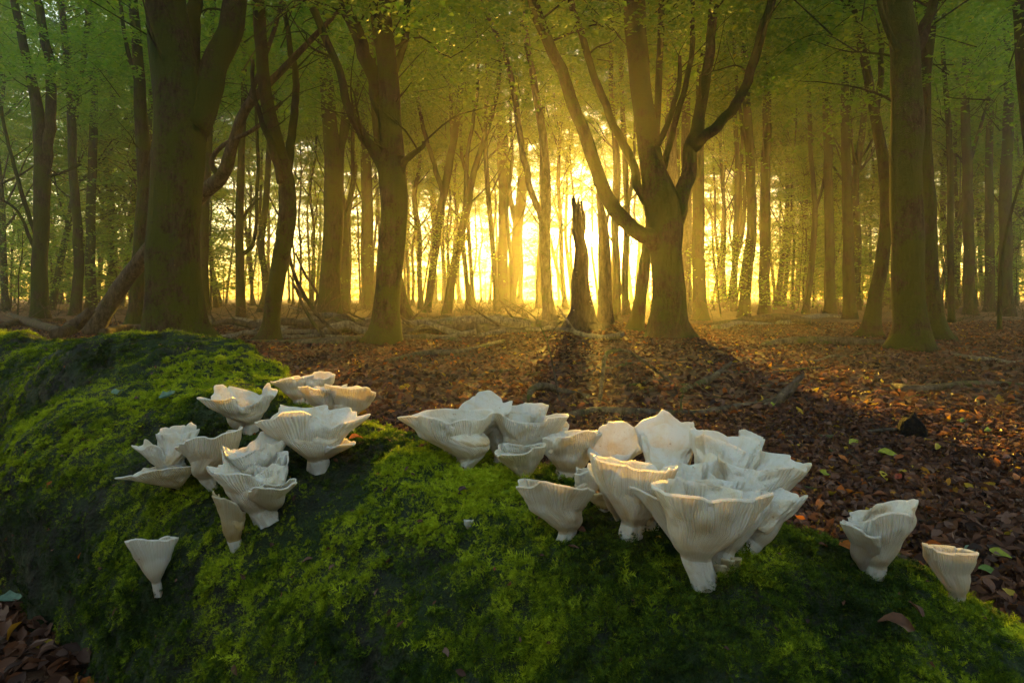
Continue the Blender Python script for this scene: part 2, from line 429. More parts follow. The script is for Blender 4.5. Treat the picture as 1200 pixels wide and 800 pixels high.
log_me.calc_loop_triangles()
tri = np.empty(len(log_me.loop_triangles) * 3, np.int32); log_me.loop_triangles.foreach_get('vertices', tri); tri = tri.reshape(-1, 3)
A, B, C = co[tri[:, 0]], co[tri[:, 1]], co[tri[:, 2]]
fn = np.cross(B - A, C - A); ar = np.linalg.norm(fn, axis=1) / 2; fn = fn / (2 * ar[:, None] + 1e-12)
cen = (A + B + C) / 3
view = np.array([0, 0, CAMZ]) - cen; vd = np.linalg.norm(view, axis=1); view = view / vd[:, None]
u_ = 600 + F * cen[:, 0] / np.maximum(cen[:, 1], 0.05); v_ = HY - F * (cen[:, 2] - CAMZ) / np.maximum(cen[:, 1], 0.05)
keep = (cen[:, 1] > 0.15) & (u_ > -150) & (u_ < 1350) & (v_ < 900) & (cen[:, 2] > -0.02) & ((fn * view).sum(1) > -0.35)
w = np.where(keep, ar * np.clip(1.1 / vd, 0.45, 1.6), 0); w = w / w.sum()
NM = 42000
pick = RNG.choice(len(tri), NM, p=w)
r1 = np.sqrt(RNG.random(NM))[:, None]; r2 = RNG.random(NM)[:, None]
mp_ = A[pick] * (1 - r1) + B[pick] * r1 * (1 - r2) + C[pick] * r1 * r2
mn_ = fn[pick]
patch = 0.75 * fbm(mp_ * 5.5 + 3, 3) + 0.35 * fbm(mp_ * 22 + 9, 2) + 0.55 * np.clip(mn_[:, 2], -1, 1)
ok = patch > (-1.15 + 0.6 * RNG.random(NM))
mp_, mn_, patch = mp_[ok], mn_[ok], patch[ok]
nrm = mn_ + RNG.normal(0, 0.25, mn_.shape); nrm /= np.linalg.norm(nrm, axis=1)[:, None]
rot = []
sp = RNG.random(len(nrm)) * 6.283
for k in range(len(nrm)):
    qt = Vector(nrm[k]).to_track_quat('Z', 'Y'); e = (qt.to_matrix() @ Matrix.Rotation(sp[k], 3, 'Z')).to_euler(); rot.append(e[:])
bright = np.clip(0.36 + 0.40 * patch + 0.62 * fbm(mp_ * 3.4 + 204 * 1.37, 2) + 0.30 * fbm(mp_ * 24 + 60, 2) + RNG.normal(0, 0.13, len(patch)), 0, 1)  # noise offset picked to paint the shade of the log's low front into tint
big = (fbm(mp_ * 6 + 50, 2) + RNG.normal(0, 0.3, len(patch))) > -0.1
idx = np.where(big, RNG.integers(0, 5, len(patch)), RNG.integers(5, 9, len(patch)))
long_ = (RNG.random(len(patch)) < 0.035) & (patch > -0.1); idx = np.where(long_, RNG.integers(9, 13, len(patch)), idx); bright = np.where(long_, np.clip(bright + 0.18, 0, 1), bright)
scl = (0.6 + 0.9 * RNG.random(len(patch)) ** 2) * np.clip(0.8 + 0.4 * patch, 0.5, 1.3)
MOSSP, MOSSN = mp_, mn_
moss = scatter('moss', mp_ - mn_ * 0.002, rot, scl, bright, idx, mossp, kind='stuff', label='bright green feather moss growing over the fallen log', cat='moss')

# ------------------------------------------------------------------ leaf litter
def litter_leaf(seed):
    r = np.random.default_rng(seed); n = 6; V = []; c = 0.2 + 1.5 * r.random(); tw = r.normal(0, 1.1); bend = r.normal(0, 1.6)
    for i in range(n):
        t = i / (n - 1); w = 0.5 * 0.62 * math.sin(math.pi * (0.04 + 0.94 * t) ** 0.85) + 0.004
        x = t - 0.5; zz = bend * 0.25 * (x * x - 0.1)
        a = tw * x
        for s in (-1, 0, 1):
            y = s * w * (1 - 0.15 * c * abs(s)); z = zz + (abs(s) * w * c * 0.55 + s * 0.04 * r.normal())
            V.append((x, y * math.cos(a) - z * math.sin(a) * 0.5, z * math.cos(a) + y * math.sin(a)))
    Q = []
    for i in range(n - 1):
        for s in (0, 1):
            a = i * 3 + s; Q.append((a, a + 1, a + 4, a + 3))
    return mesh_from('litter_leaf', V, Q, mats=[M_LITTER])
litter_protos = [proto('litter_leaf', litter_leaf(s)) for s in range(9)]
def litter_points(n, y0, y1, pw):
    Y = (y0 ** pw + RNG.random(n) * (y1 ** pw - y0 ** pw)) ** (1 / pw)
    X = (RNG.random(n) * 2 - 1) * (0.95 * Y + 0.25)
    return X, Y
Xa, Ya = litter_points(52000, 0.9, 4.0, 1.6); Xb, Yb = litter_points(44000, 3.6, 17.0, 1.4)
X = np.concatenate([Xa, Xb]); Y = np.concatenate([Ya, Yb])
sz = np.concatenate([0.026 + 0.026 * RNG.random(len(Xa)), 0.045 + 0.045 * RNG.random(len(Xb))])
nl = X * LN[0] + Y * LN[1]
under = (nl > 0.68) & (nl < 1.12) & (X > -2.4) & (X < 1.4)
X, Y, sz = X[~under], Y[~under], sz[~under]
Z = ground_z(X, Y) + RNG.random(len(X)) * 0.03 * np.clip(3 / Y, .4, 1)
lt = np.clip(0.42 + 0.24 * RNG.normal(size=len(X)) + 0.12 * fbm(np.stack([X, Y, X * 0], -1) * 1.3, 2), 0, 0.985)
lt = np.where(RNG.random(len(X)) < 0.012, 1.0, lt)
rot = np.stack([RNG.normal(0, 0.55, len(X)), RNG.normal(0, 0.55, len(X)), RNG.random(len(X)) * 6.283], -1)
# the 300 leaves that show largest are single parts of the floor, the rest is one mass
rot_l = rot; LI = RNG.integers(0, 9, len(X)); LP = np.stack([X, Y, Z], -1)
pu = 600 + F * X / Y; pvv = HY - F * (Z - CAMZ) / Y
seen = (pu > 4) & (pu < 1196) & (pvv < 796) & (Y > 0.3)
order = [i for i in np.argsort(-np.where(seen, sz / Y, 0))[:4000]]
single = []
for i in order:
    d_ = Vector((X[i], Y[i], Z[i] - CAMZ)); L_ = d_.length
    if LOGBVH.ray_cast(Vector((0, 0, CAMZ)), d_.normalized(), L_ - 0.01)[0] is not None: continue
    single.append(i)
    if len(single) >= 300: break
for i in single:
    o = link('fallen_leaf', litter_protos[LI[i]].data, ground, LP[i] + np.array([0, 0, 0.012])); o.rotation_euler = rot_l[i]; o.scale = (sz[i],) * 3; o['tint'] = float(lt[i])
rest = np.ones(len(X), bool); rest[single] = False
X, Y, Z, sz, lt, rot, LI = X[rest], Y[rest], Z[rest], sz[rest], lt[rest], rot[rest], LI[rest]
litter = scatter('leaf_litter', np.stack([X, Y, Z], -1), rot, sz, lt, LI, litter_protos, parent=ground, kind='stuff')

# bits of leaf and bud scales caught in the moss
pk = RNG.choice(len(MOSSP), 420, replace=False)
dn = MOSSN[pk] + RNG.normal(0, 0.3, (420, 3))
dr = [(Vector(v).to_track_quat('Z', 'Y').to_matrix() @ Matrix.Rotation(random.random() * 6.283, 3, 'Z')).to_euler()[:] for v in dn]
scatter('moss_debris', MOSSP[pk] + MOSSN[pk] * 0.007, dr, 0.006 + 0.011 * RNG.random(420) ** 2, np.clip(RNG.normal(0.5, 0.25, 420), 0, 1), RNG.integers(0, 9, 420), litter_protos, kind='stuff', label='tiny brown leaf bits and bud scales caught in the moss', cat='debris')

# ------------------------------------------------------------------ trees
def crown_mesh(name, seed, z0, z1, rad, nspray, nleaf, leaf=0.12, off=(0, 0), twigs=True):
    r = np.random.default_rng(seed)
    V = []
    t = r.random(nspray) ** 0.85
    zc = z0 + (z1 - z0) * t
    prof = rad * (0.55 + 0.6 * np.sin(math.pi * np.clip(t * 0.92 + 0.08, 0, 1)))
    az = r.random(nspray) * 2 * math.pi; rr = prof * np.sqrt(0.08 + 0.92 * r.random(nspray))
    cx = off[0] + rr * np.cos(az); cyy = off[1] + rr * np.sin(az)
    sr = 0.55 + 0.85 * r.random(nspray)
    N = nspray * nleaf
    s = np.repeat(np.arange(nspray), nleaf)
    a = r.random(N) * 2 * math.pi; d = np.sqrt(r.random(N))
    # sprays stretch outwards from the stem
    ex_ = np.cos(az); ey_ = np.sin(az); ex = ex_[s]; ey = ey_[s]
    lx = d * np.cos(a) * 1.5 * sr[s]; ly = d * np.sin(a) * 0.75 * sr[s]
    px = cx[s] + lx * ex - ly * ey; py = cyy[s] + lx * ey + ly * ex
    tilt = r.normal(0, 0.13, nspray)[s]
    pz = zc[s] + r.normal(0, 0.07, N) - 0.16 * lx * np.abs(lx) * 0.6 + tilt * ly - 0.12 * lx
    P = np.stack([px, py, pz], -1)
    th = r.random(N) * 2 * math.pi
    dirv = np.stack([np.cos(th), np.sin(th), r.normal(-0.15, 0.25, N)], -1)
    side = np.stack([-np.sin(th), np.cos(th), r.normal(0, 0.35, N)], -1)
    L = leaf * (0.6 + 0.7 * r.random(N))[:, None]
    v0 = P - dirv * L * 0.5; v2 = P + dirv * L * 0.5
    v1 = P + side * L * 0.32 + np.array([0, 0, 0.02]); v3 = P - side * L * 0.32 + np.array([0, 0, 0.02])
    V = np.stack([v0, v1, v2, v3], 1).reshape(-1, 3)
    Q = np.arange(N * 4).reshape(-1, 4)
    me_t = MB()
    if twigs:
        for j in range(nspray):
            c_ = np.array([cx[j], cyy[j], zc[j]]); f0 = 0.15 + 0.25 * r.random()
            b_ = np.array([off[0] + (cx[j] - off[0]) * f0, off[1] + (cyy[j] - off[1]) * f0, zc[j] - 0.25 - 0.18 * rr[j]])
            o_ = np.array([ex_[j], ey_[j], -0.12]) * sr[j] * 1.2
            tube(me_t, [b_, (b_ + c_) / 2 + np.array([0, 0, 0.22]) + r.normal(0, .22, 3), c_ - o_ * 0.4, c_ + o_], [.012, .008, .005, .0015], 4, 3, 0, kink=0) if j % 2 == 0 else None
        TV = np.vstack(me_t.V); TQ = np.vstack(me_t.Q) + len(V); TT = np.vstack(me_t.T) + len(V)
        V = np.vstack([V, TV])
        mi = np.concatenate([np.zeros(len(Q), int), np.ones(len(TQ) + len(TT), int)])
        return mesh_from(name, V, np.vstack([Q, TQ]), TT, smooth=False, mats=[M_LEAF, M_BARK], matidx=mi), np.stack([cx, cyy, zc, sr], -1)
    return mesh_from(name, V, Q, smooth=False, mats=[M_LEAF]), np.stack([cx, cyy, zc, sr], -1)

CROWNS = [crown_mesh('crown', 100 + k, 0.0, 5.5, 3.6, 75, 165, 0.105)[0] for k in range(4)]      # high crowns of the near trees
LOWCROWNS = [crown_mesh('crown', 140 + k, 0.0, 12.0, 3.0, 110, 165, 0.125)[0] for k in range(3)]

def traced_tree(name, base, stems, label, cat='tree', bark=None, crown=True, z_crown=None, top=11.0, seg=16, n=5, flare=0.5, group=None, depth=None, rough=0.07, twigs=0, jag=None):
    """stems: lists of (px, py, width px[, metres deeper than the base]); the first stem starts at the base pixel"""
    Yb = depth or CAMZ * F / (base[1] - HY)
    b = at(base[0], base[1], Yb); b[2] = float(ground_z(b[0], b[1])) - 0.03
    mb = MB(); tops = []
    rs = np.random.default_rng(int(abs(base[0] * 31 + base[1])))
    for k, st in enumerate(stems):
        pts, rad = [], []
        for p in st:
            dy = p[3] if len(p) > 3 else 0.0
            Yd = Yb + dy
            pts.append(at(p[0], p[1], Yd) - b); rad.append(0.465 * p[2] * Yd / F / math.hypot(1, (p[0] - 600) / F))
        if k == 0: pts[0][2] = 0.0
        # a stem that leaves the picture at the top goes on into its crown
        if st[-1][1] <= 5 and crown:
            d = pts[-1] - pts[-2]; d /= np.linalg.norm(d)
            q_ = pts[-1].copy(); r_ = rad[-1]
            for j in range(3):
                d = d * 0.8 + np.array([rs.normal(0, 0.1), rs.normal(0, 0.1), 0.5]); d /= np.linalg.norm(d)
                q_ = q_ + d * (top - pts[-1][2]) / 3.2; r_ *= 0.6
                pts.append(q_.copy()); rad.append(r_)
            tops.append(pts[-2])
        j_ = (jag if (jag and k == 0) else 0.0)
        PL = tube(mb, pts, rad, seg if k == 0 else max(8, seg - 4), n, rough, 3.0, flare if k == 0 else 0.0, seed=k + base[0] % 7, jag=j_, kink=0.12 if k == 0 else 0.45)
        if crown:
            for _ in range(3 if k == 0 else 4):
                i_ = rs.integers(len(PL) // 3, max(len(PL) - 2, len(PL) // 3 + 1)); p0 = PL[i_]
                if p0[2] < 1.6: continue
                a_ = rs.random() * 6.283; ln = 0.5 + 1.1 * rs.random(); d_ = np.array([math.cos(a_), math.sin(a_), 0.3 + 0.7 * rs.random()]); d_ /= np.linalg.norm(d_)
                p1 = p0 + d_ * ln * .4; p2 = p1 + (d_ + rs.normal(0, .35, 3)) * ln * .35; p3 = p2 + (d_ + rs.normal(0, .4, 3)) * ln * .4
                tr_ = min(0.022, rad[0] * 0.2)
                tube(mb, [p0, p1, p2, p3], [tr_, tr_ * .7, tr_ * .45, tr_ * .15], 5, 3, 0, kink=0.8)
                p4 = p1 + (d_ + rs.normal(0, .6, 3)) * ln * .4; tube(mb, [p1, (p1 + p4) / 2 + rs.normal(0, .03, 3), p4], [tr_ * .5, tr_ * .35, tr_ * .12], 5, 2, 0)
    root = link(name, None, None, b, label, cat, group)
    link('trunk', mb.mesh('trunk', [bark or M_BARK]), root)
    if crown:
        zt = z_crown if z_crown else CAMZ + Yb * 0.42
        cx = np.mean([t[0] for t in tops]) if tops else 0; cyy = np.mean([t[1] for t in tops]) if tops else 0
        c = link('crown', CROWNS[int(base[0]) % 4] if zt > 5.6 or Yb < 14 else LOWCROWNS[int(base[0]) % 3], root)
        c.location = (cx * 0.5, cyy * 0.5, zt); c.rotation_euler = (0, 0, base[0]); c.scale = (1, 1, 1)
    return root

# --- the near trees
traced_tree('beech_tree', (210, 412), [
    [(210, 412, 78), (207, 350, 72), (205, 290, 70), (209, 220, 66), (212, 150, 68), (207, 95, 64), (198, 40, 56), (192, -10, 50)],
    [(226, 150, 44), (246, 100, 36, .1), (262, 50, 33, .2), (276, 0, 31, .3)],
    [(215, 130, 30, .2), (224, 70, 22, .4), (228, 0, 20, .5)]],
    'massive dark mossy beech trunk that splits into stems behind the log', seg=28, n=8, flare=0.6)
traced_tree('beech_tree', (316, 399), [
    [(316, 399, 27), (319, 370, 22), (325, 320, 22), (335, 265, 23), (337, 225, 22), (328, 180, 19), (315, 130, 17), (307, 70, 16), (303, 0, 16)],
    [(336, 225, 14, .2), (341, 160, 11, .3), (347, 100, 9, .4), (338, 40, 7, .5), (330, 0, 6, .6)],
    [(330, 215, 12, -.1), (318, 170, 9, -.2), (300, 120, 6, -.3), (295, 70, 5, -.3)]],
    'slim mossy beech with a kinked trunk beside the massive dark trunk', seg=18, n=7, flare=0.7)
traced_tree('beech_tree', (450, 404), [
    [(450, 404, 40), (453, 350, 34), (460, 290, 34), (464, 240, 34), (461, 190, 31), (457, 130, 27), (452, 60, 26), (446, 0, 25)],
    [(457, 225, 22), (440, 180, 15, -.1), (424, 158, 13, -.2), (408, 125, 11, -.3), (395, 75, 10, -.4), (368, 10, 10, -.5)],
    [(455, 150, 20, .2), (437, 90, 19, .3), (418, 40, 17, .4), (404, 0, 16, .5)],
    [(462, 235, 14), (472, 195, 9, -.1), (482, 182, 8, -.2), (495, 172, 6, -.3), (496, 166, 4, -.3)],
    [(450, 120, 12, .3), (470, 60, 9, .5), (478, 0, 8, .7)]],
    'tall forked beech trunk with a curling side limb standing in the sunbeams', seg=22, n=7, flare=0.5)
traced_tree('beech_tree', (784, 397), [
    [(784, 397, 48), (784, 350, 43), (782, 300, 42), (781, 262, 46), (776, 235, 44), (765, 195, 30), (755, 140, 27), (748, 80, 26), (743, 0, 27)],
    [(778, 292, 26), (757, 276, 22, -.1), (737, 264, 20, -.2), (715, 240, 19, -.3), (697, 195, 17, -.4), (672, 125, 15, -.5), (645, 50, 14, -.6), (626, 0, 14, -.7)],
    [(772, 252, 18, .1), (748, 222, 12, .2), (737, 185, 11, .3), (714, 132, 10, .4), (692, 75, 9, .5), (669, 0, 8, .6)],
    [(790, 258, 26), (802, 215, 20, .1), (813, 165, 18, .2), (825, 105, 14, .2), (833, 45, 12, .3), (837, 0, 11, .4)],
    [(811, 175, 15, .1), (845, 145, 14, 0), (872, 103, 13, -.1), (892, 45, 12, -.2), (906, 0, 11, -.3)],
    [(770, 170, 9, -.2), (785, 140, 7, -.3), (796, 95, 6, -.3), (797, 65, 4, -.4)],
    [(777, 200, 9, .4), (790, 150, 8, .6), (808, 80, 7, .8), (812, 0, 6, 1.0)]],
    'broad beech with limbs spreading like a candelabra at the sunburst', seg=24, n=7, flare=0.45)
traced_tree('beech_tree', (1066, 411), [
    [(1066, 411, 54), (1066, 370, 46), (1063, 300, 43), (1062, 200, 43), (1062, 120, 42), (1058, 50, 38), (1050, 0, 36)],
    [(1068, 60, 24, .2), (1085, 30, 16, .3), (1095, 0, 14, .4)],
    [(1052, 60, 12, -.1), (1038, 30, 8, -.2), (1030, 0, 7, -.3)]],
    'stout straight beech trunk with a sunlit golden edge, front of the twin trunks', seg=24, n=7, flare=0.5)
traced_tree('beech_tree', (1092, 398), [
    [(1092, 398, 44), (1088, 350, 36), (1084, 280, 33), (1079, 200, 30), (1078, 140, 28), (1083, 80, 20), (1093, 0, 15)],
    [(1076, 150, 14, .2), (1070, 90, 12, .3), (1066, 0, 10, .4)]],
    'dark beech trunk half hidden behind the stout straight trunk', seg=20, n=6, flare=0.6)
traced_tree('beech_tree', (1020, 391), [
    [(1020, 391, 26), (1026, 350, 20), (1034, 300, 19), (1039, 250, 18), (1036, 195, 16), (1026, 140, 14), (1015, 80, 12), (1002, 20, 10), (996, 0, 10)],
    [(1025, 140, 10, .1), (1033, 80, 8, .2), (1030, 0, 7, .3)]],
    'slender curving beech with a yellow-green mossy foot beside the twin trunks', seg=18, n=6, flare=0.7)

# --- the broken snag under the sun, with its bracket fungi
sn = traced_tree('broken_snag', (683, 387), [
    [(681, 387, 38), (682, 362, 27), (682, 330, 23), (681, 300, 19), (678, 272, 15), (675, 246, 10)],
    [(679, 290, 6, .1), (684, 262, 5, .1), (681, 236, 3, .1)], [(675, 285, 5, -.1), (671, 268, 3, -.1)]],
    'splintered dead snag dotted with pale bracket fungi under the sunburst', cat='snag', bark=M_SNAG, crown=False, seg=20, n=6, flare=0.5, rough=0.26, jag=0.35)
traced_tree('broken_snag', (709, 380), [[(709, 380, 22), (709, 340, 18), (708, 290, 16), (706, 258, 12), (703, 240, 7)], [(709, 270, 5), (714, 245, 3)]],
    'bare broken trunk just beside the fungus-dotted snag', cat='snag', bark=M_SNAG, crown=False, seg=14, n=5, flare=0.3, rough=0.14, jag=0.4)

MID = [  # base pixel, stems, bark, words for the label
 ((47, 376), [[(47, 376, 25), (46, 310, 22), (50, 250, 22), (50, 200, 23), (47, 150, 19), (37, 95, 14), (25, 40, 12), (16, 0, 10)], [(52, 205, 17), (59, 150, 15), (60, 90, 14), (49, 30, 12), (43, 0, 11)], [(42, 275, 7), (25, 225, 6, -.3), (8, 160, 5, -.5), (0, 125, 5, -.6)], [(40, 290, 6), (22, 250, 4, -.4), (0, 232, 4, -.6)], [(52, 208, 7), (68, 204, 5), (95, 193, 3)]], M_BARK, 'thick grey beech with bare pale limbs near the picture edge'),
 ((88, 369), [[(88, 369, 16), (92, 320, 14), (91, 270, 13), (86, 200, 12), (84, 140, 12), (79, 80, 9), (72, 0, 8)], [(85, 140, 8), (97, 70, 8), (105, 0, 7)]], M_BARK, 'slim forked beech between the thick grey beech and the leaning dead trunk'),
 ((107, 364), [[(107, 364, 15), (106, 280, 13), (108, 200, 12), (110, 100, 10), (104, 0, 9)]], M_BARK, 'straight reddish trunk behind the leaning dead trunk'),
 ((156, 383), [[(156, 383, 26), (161, 345, 21), (166, 280, 20), (170, 215, 21), (166, 150, 18), (161, 60, 14), (156, 0, 12)], [(172, 210, 12), (184, 160, 10), (190, 110, 8), (200, 60, 6), (203, 0, 5)], [(168, 120, 8), (150, 60, 6), (140, 0, 5)]], M_BARK, 'mossy footed beech with the first sun glare beside it, close to the massive trunk'),
 ((70, 357), [[(72, 358, 8), (68, 300, 7), (60, 270, 5), (58, 200, 4), (60, 100, 3)]], M_BARK, 'thin dark bent stem behind the thick grey beech'),
 ((137, 358), [[(137, 358, 7), (136, 300, 7), (128, 268, 6), (130, 230, 6), (128, 170, 5), (132, 90, 4), (130, 0, 4)]], M_BARK, 'thin wavy stem in front of the small sun glare'),
 ((240, 374), [[(240, 374, 15), (239, 300, 12), (242, 220, 11), (246, 120, 9), (250, 0, 8)]], M_BARK, 'brown trunk peeping out right beside the massive dark trunk'),
 ((283, 372), [[(283, 372, 13), (281, 300, 11), (281, 240, 11), (283, 180, 9), (286, 100, 8), (284, 0, 7)], [(282, 262, 5), (272, 250, 4), (266, 243, 3)], [(282, 262, 5), (292, 245, 4), (305, 232, 3)], [(283, 300, 6), (298, 280, 5), (302, 200, 5), (300, 120, 4)]], M_BARK, 'slim trunk with two small bare side branches behind the kinked beech'),
 ((302, 366), [[(305, 367, 9), (312, 330, 8), (306, 290, 9), (312, 230, 8), (316, 160, 7), (322, 60, 6), (322, 0, 6)]], M_BARK, 'thin crooked trunk just behind the kinked mossy beech'),
 ((386, 372), [[(386, 372, 30), (387, 320, 27), (390, 250, 25), (389, 180, 22), (382, 90, 17), (376, 0, 14)], [(392, 230, 10), (402, 170, 8), (420, 100, 6), (440, 40, 5), (450, 0, 4)]], M_BARK, 'wide golden-lit trunk standing in the haze between two near beeches'),
 ((403, 366), [[(403, 366, 14), (404, 300, 12), (402, 250, 11), (398, 200, 10), (408, 100, 8), (415, 0, 7)], [(404, 250, 6), (413, 215, 5), (414, 150, 5), (425, 80, 4)]], M_BARK, 'thinner hazy trunk hugging the wide golden-lit trunk'),
 ((433, 362), [[(433, 362, 13), (432, 300, 12), (431, 220, 12), (427, 140, 9), (420, 0, 8)]], M_BARK, 'hazy trunk close behind the forked beech in the sunbeams'),
 ((475, 383), [[(475, 383, 26), (466, 340, 21), (457, 290, 17), (452, 230, 14), (440, 140, 10), (436, 60, 8), (432, 0, 7)]], M_BARK, 'tilted trunk crossing behind the foot of the forked beech'),
 ((500, 366), [[(500, 366, 10), (508, 310, 10), (514, 260, 10), (525, 200, 10), (537, 130, 8), (543, 60, 6), (546, 0, 5)], [(519, 225, 7), (506, 185, 6), (494, 140, 5), (480, 60, 4), (476, 0, 3)], [(530, 170, 5), (528, 100, 5), (527, 0, 4)]], M_BARK, 'slender Y-forked tree in the brightest yellow haze'),
 ((527, 368), [[(523, 368, 12), (533, 310, 11), (541, 270, 10), (556, 200, 8), (580, 120, 6), (590, 40, 5), (592, 0, 4)], [(545, 250, 6), (548, 180, 5), (560, 100, 4), (556, 0, 3)]], M_BARK, 'thin slanting tree beside the Y-forked tree in yellow haze'),
 ((591, 360), [[(591, 360, 15), (589, 300, 13), (590, 240, 12), (588, 180, 12), (584, 100, 9), (580, 0, 8)]], M_BARK, 'upright hazy trunk left of the paired crossing trunks'),
 ((597, 358), [[(597, 358, 15), (604, 300, 14), (608, 250, 12), (613, 190, 11), (618, 110, 9), (622, 0, 7)], [(606, 270, 8), (596, 220, 6), (592, 150, 5), (575, 60, 4), (570, 0, 3)]], M_BARK, 'bent hazy trunk leaning against its upright neighbour in the glow'),
 ((644, 379), [[(644, 379, 18), (641, 330, 14), (638, 280, 13), (640, 230, 13), (637, 170, 11), (628, 110, 9), (616, 40, 8), (612, 0, 7)], [(640, 270, 9), (628, 240, 8, -.3), (618, 205, 8, -.5), (608, 150, 8, -.6), (596, 80, 7, -.8), (570, 15, 6, -1), (562, 0, 6, -1)]], M_BARK_PALE, 'pale bark tree with a long swaying limb left of the snag'),
 ((722, 374), [[(722, 374, 12), (723, 320, 10), (720, 260, 9), (722, 190, 8), (716, 100, 6), (718, 0, 5)]], M_BARK, 'slim straight trunk seen right beside the bare broken trunk'),
 ((734, 370), [[(734, 370, 11), (732, 320, 9), (735, 250, 8), (731, 160, 7), (728, 80, 5), (730, 0, 4)], [(735, 250, 5), (742, 200, 4), (744, 140, 3)]], M_BARK, 'thin hazy trunk between the slim straight trunk and the leaning mossy one'),
 ((744, 388), [[(744, 388, 22), (751, 345, 16), (757, 300, 14), (764, 250, 12), (768, 180, 10), (772, 90, 9), (775, 0, 8)]], M_BARK, 'leaning mossy trunk squeezed between the snag and the candelabra beech'),
 ((793, 372), [[(793, 372, 15), (791, 300, 14), (788, 200, 13), (787, 100, 13), (786, 0, 12)]], M_BARK_PALE, 'pale straight trunk rising behind the fork of the candelabra beech'),
 ((805, 370), [[(803, 370, 14), (805, 300, 13), (804, 200, 12), (803, 100, 12), (802, 0, 11)]], M_BARK_PALE, 'second pale straight trunk seen between the candelabra limbs'),
 ((821, 375), [[(821, 375, 20), (819, 320, 17), (818, 250, 16), (820, 160, 13), (822, 60, 11), (820, 0, 10)]], M_BARK, 'hazy trunk with low leafy twigs beside the candelabra beech'),
 ((871, 373), [[(871, 373, 16), (876, 320, 14), (881, 260, 13), (879, 190, 12), (874, 100, 10), (870, 0, 8)], [(880, 200, 6), (866, 120, 5), (860, 40, 4), (862, 0, 3)]], M_BARK, 'slightly leaning trunk at the head of the low sunbeam'),
 ((896, 370), [[(896, 370, 15), (896, 300, 14), (897, 220, 13), (899, 130, 11), (902, 0, 9)]], M_BARK, 'straight trunk beside the leaning one at the low sunbeam'),
 ((860, 364), [[(860, 364, 8), (861, 300, 8), (864, 230, 7), (862, 150, 6), (850, 60, 5), (846, 0, 4)]], M_BARK, 'thin hazy stem between the candelabra beech and the low sunbeam'),
 ((944, 368), [[(944, 368, 9), (952, 300, 8), (955, 240, 7), (950, 180, 6), (948, 90, 5), (950, 0, 4)], [(955, 250, 4), (968, 200, 4), (975, 120, 3)]], M_BARK, 'thin crooked stem in the amber haze left of two straight trunks'),
 ((973, 369), [[(973, 369, 16), (972, 300, 13), (971, 220, 12), (969, 120, 11), (967, 0, 9)]], M_BARK, 'straight rusty trunk at the far end of the amber haze'),
 ((996, 374), [[(996, 374, 18), (994, 300, 15), (993, 220, 13), (990, 130, 11), (990, 60, 8), (988, 0, 6)], [(992, 140, 7), (1000, 90, 6), (996, 0, 5)]], M_BARK, 'forked dim trunk just left of the slender curving beech'),
 ((1115, 378), [[(1115, 378, 10), (1114, 320, 9), (1114, 240, 9), (1112, 150, 8), (1105, 60, 6), (1108, 0, 5)]], M_BARK, 'thin dark stem just beyond the twin trunks'),
 ((1137, 368), [[(1137, 368, 18), (1135, 310, 15), (1134, 220, 14), (1131, 120, 12), (1136, 0, 10)], [(1134, 200, 6), (1145, 160, 5), (1158, 120, 4)]], M_BARK, 'straight dark trunk with one raised branch in the dim wood'),
 ((1160, 366), [[(1160, 366, 15), (1160, 300, 13), (1159, 200, 11), (1162, 100, 9), (1164, 0, 8)]], M_BARK, 'shadowy trunk between two darker trunks in the dim wood'),
 ((1179, 369), [[(1179, 369, 22), (1178, 300, 18), (1179, 200, 16), (1182, 100, 13), (1180, 0, 11)]], M_BARK, 'thick shadowy trunk close to the picture edge in the dim wood'),
 ((1171, 388), [[(1171, 388, 7), (1172, 340, 6), (1176, 290, 5), (1185, 250, 4), (1198, 205, 4), (1215, 150, 3)]], M_BARK, 'thin leaning sapling in the dim wood near the edge'),
 ((1225, 404), [[(1225, 404, 44), (1224, 300, 36), (1215, 200, 32), (1206, 120, 28), (1200, 60, 24), (1192, 0, 20)]], M_BARK, 'dark trunk leaning in at the upper corner of the picture'),
]
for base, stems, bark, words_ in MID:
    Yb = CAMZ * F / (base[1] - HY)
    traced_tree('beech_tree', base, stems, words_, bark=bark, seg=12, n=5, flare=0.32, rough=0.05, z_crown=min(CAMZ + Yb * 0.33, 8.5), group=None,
        crown=stems[0][-1][1] <= 5)

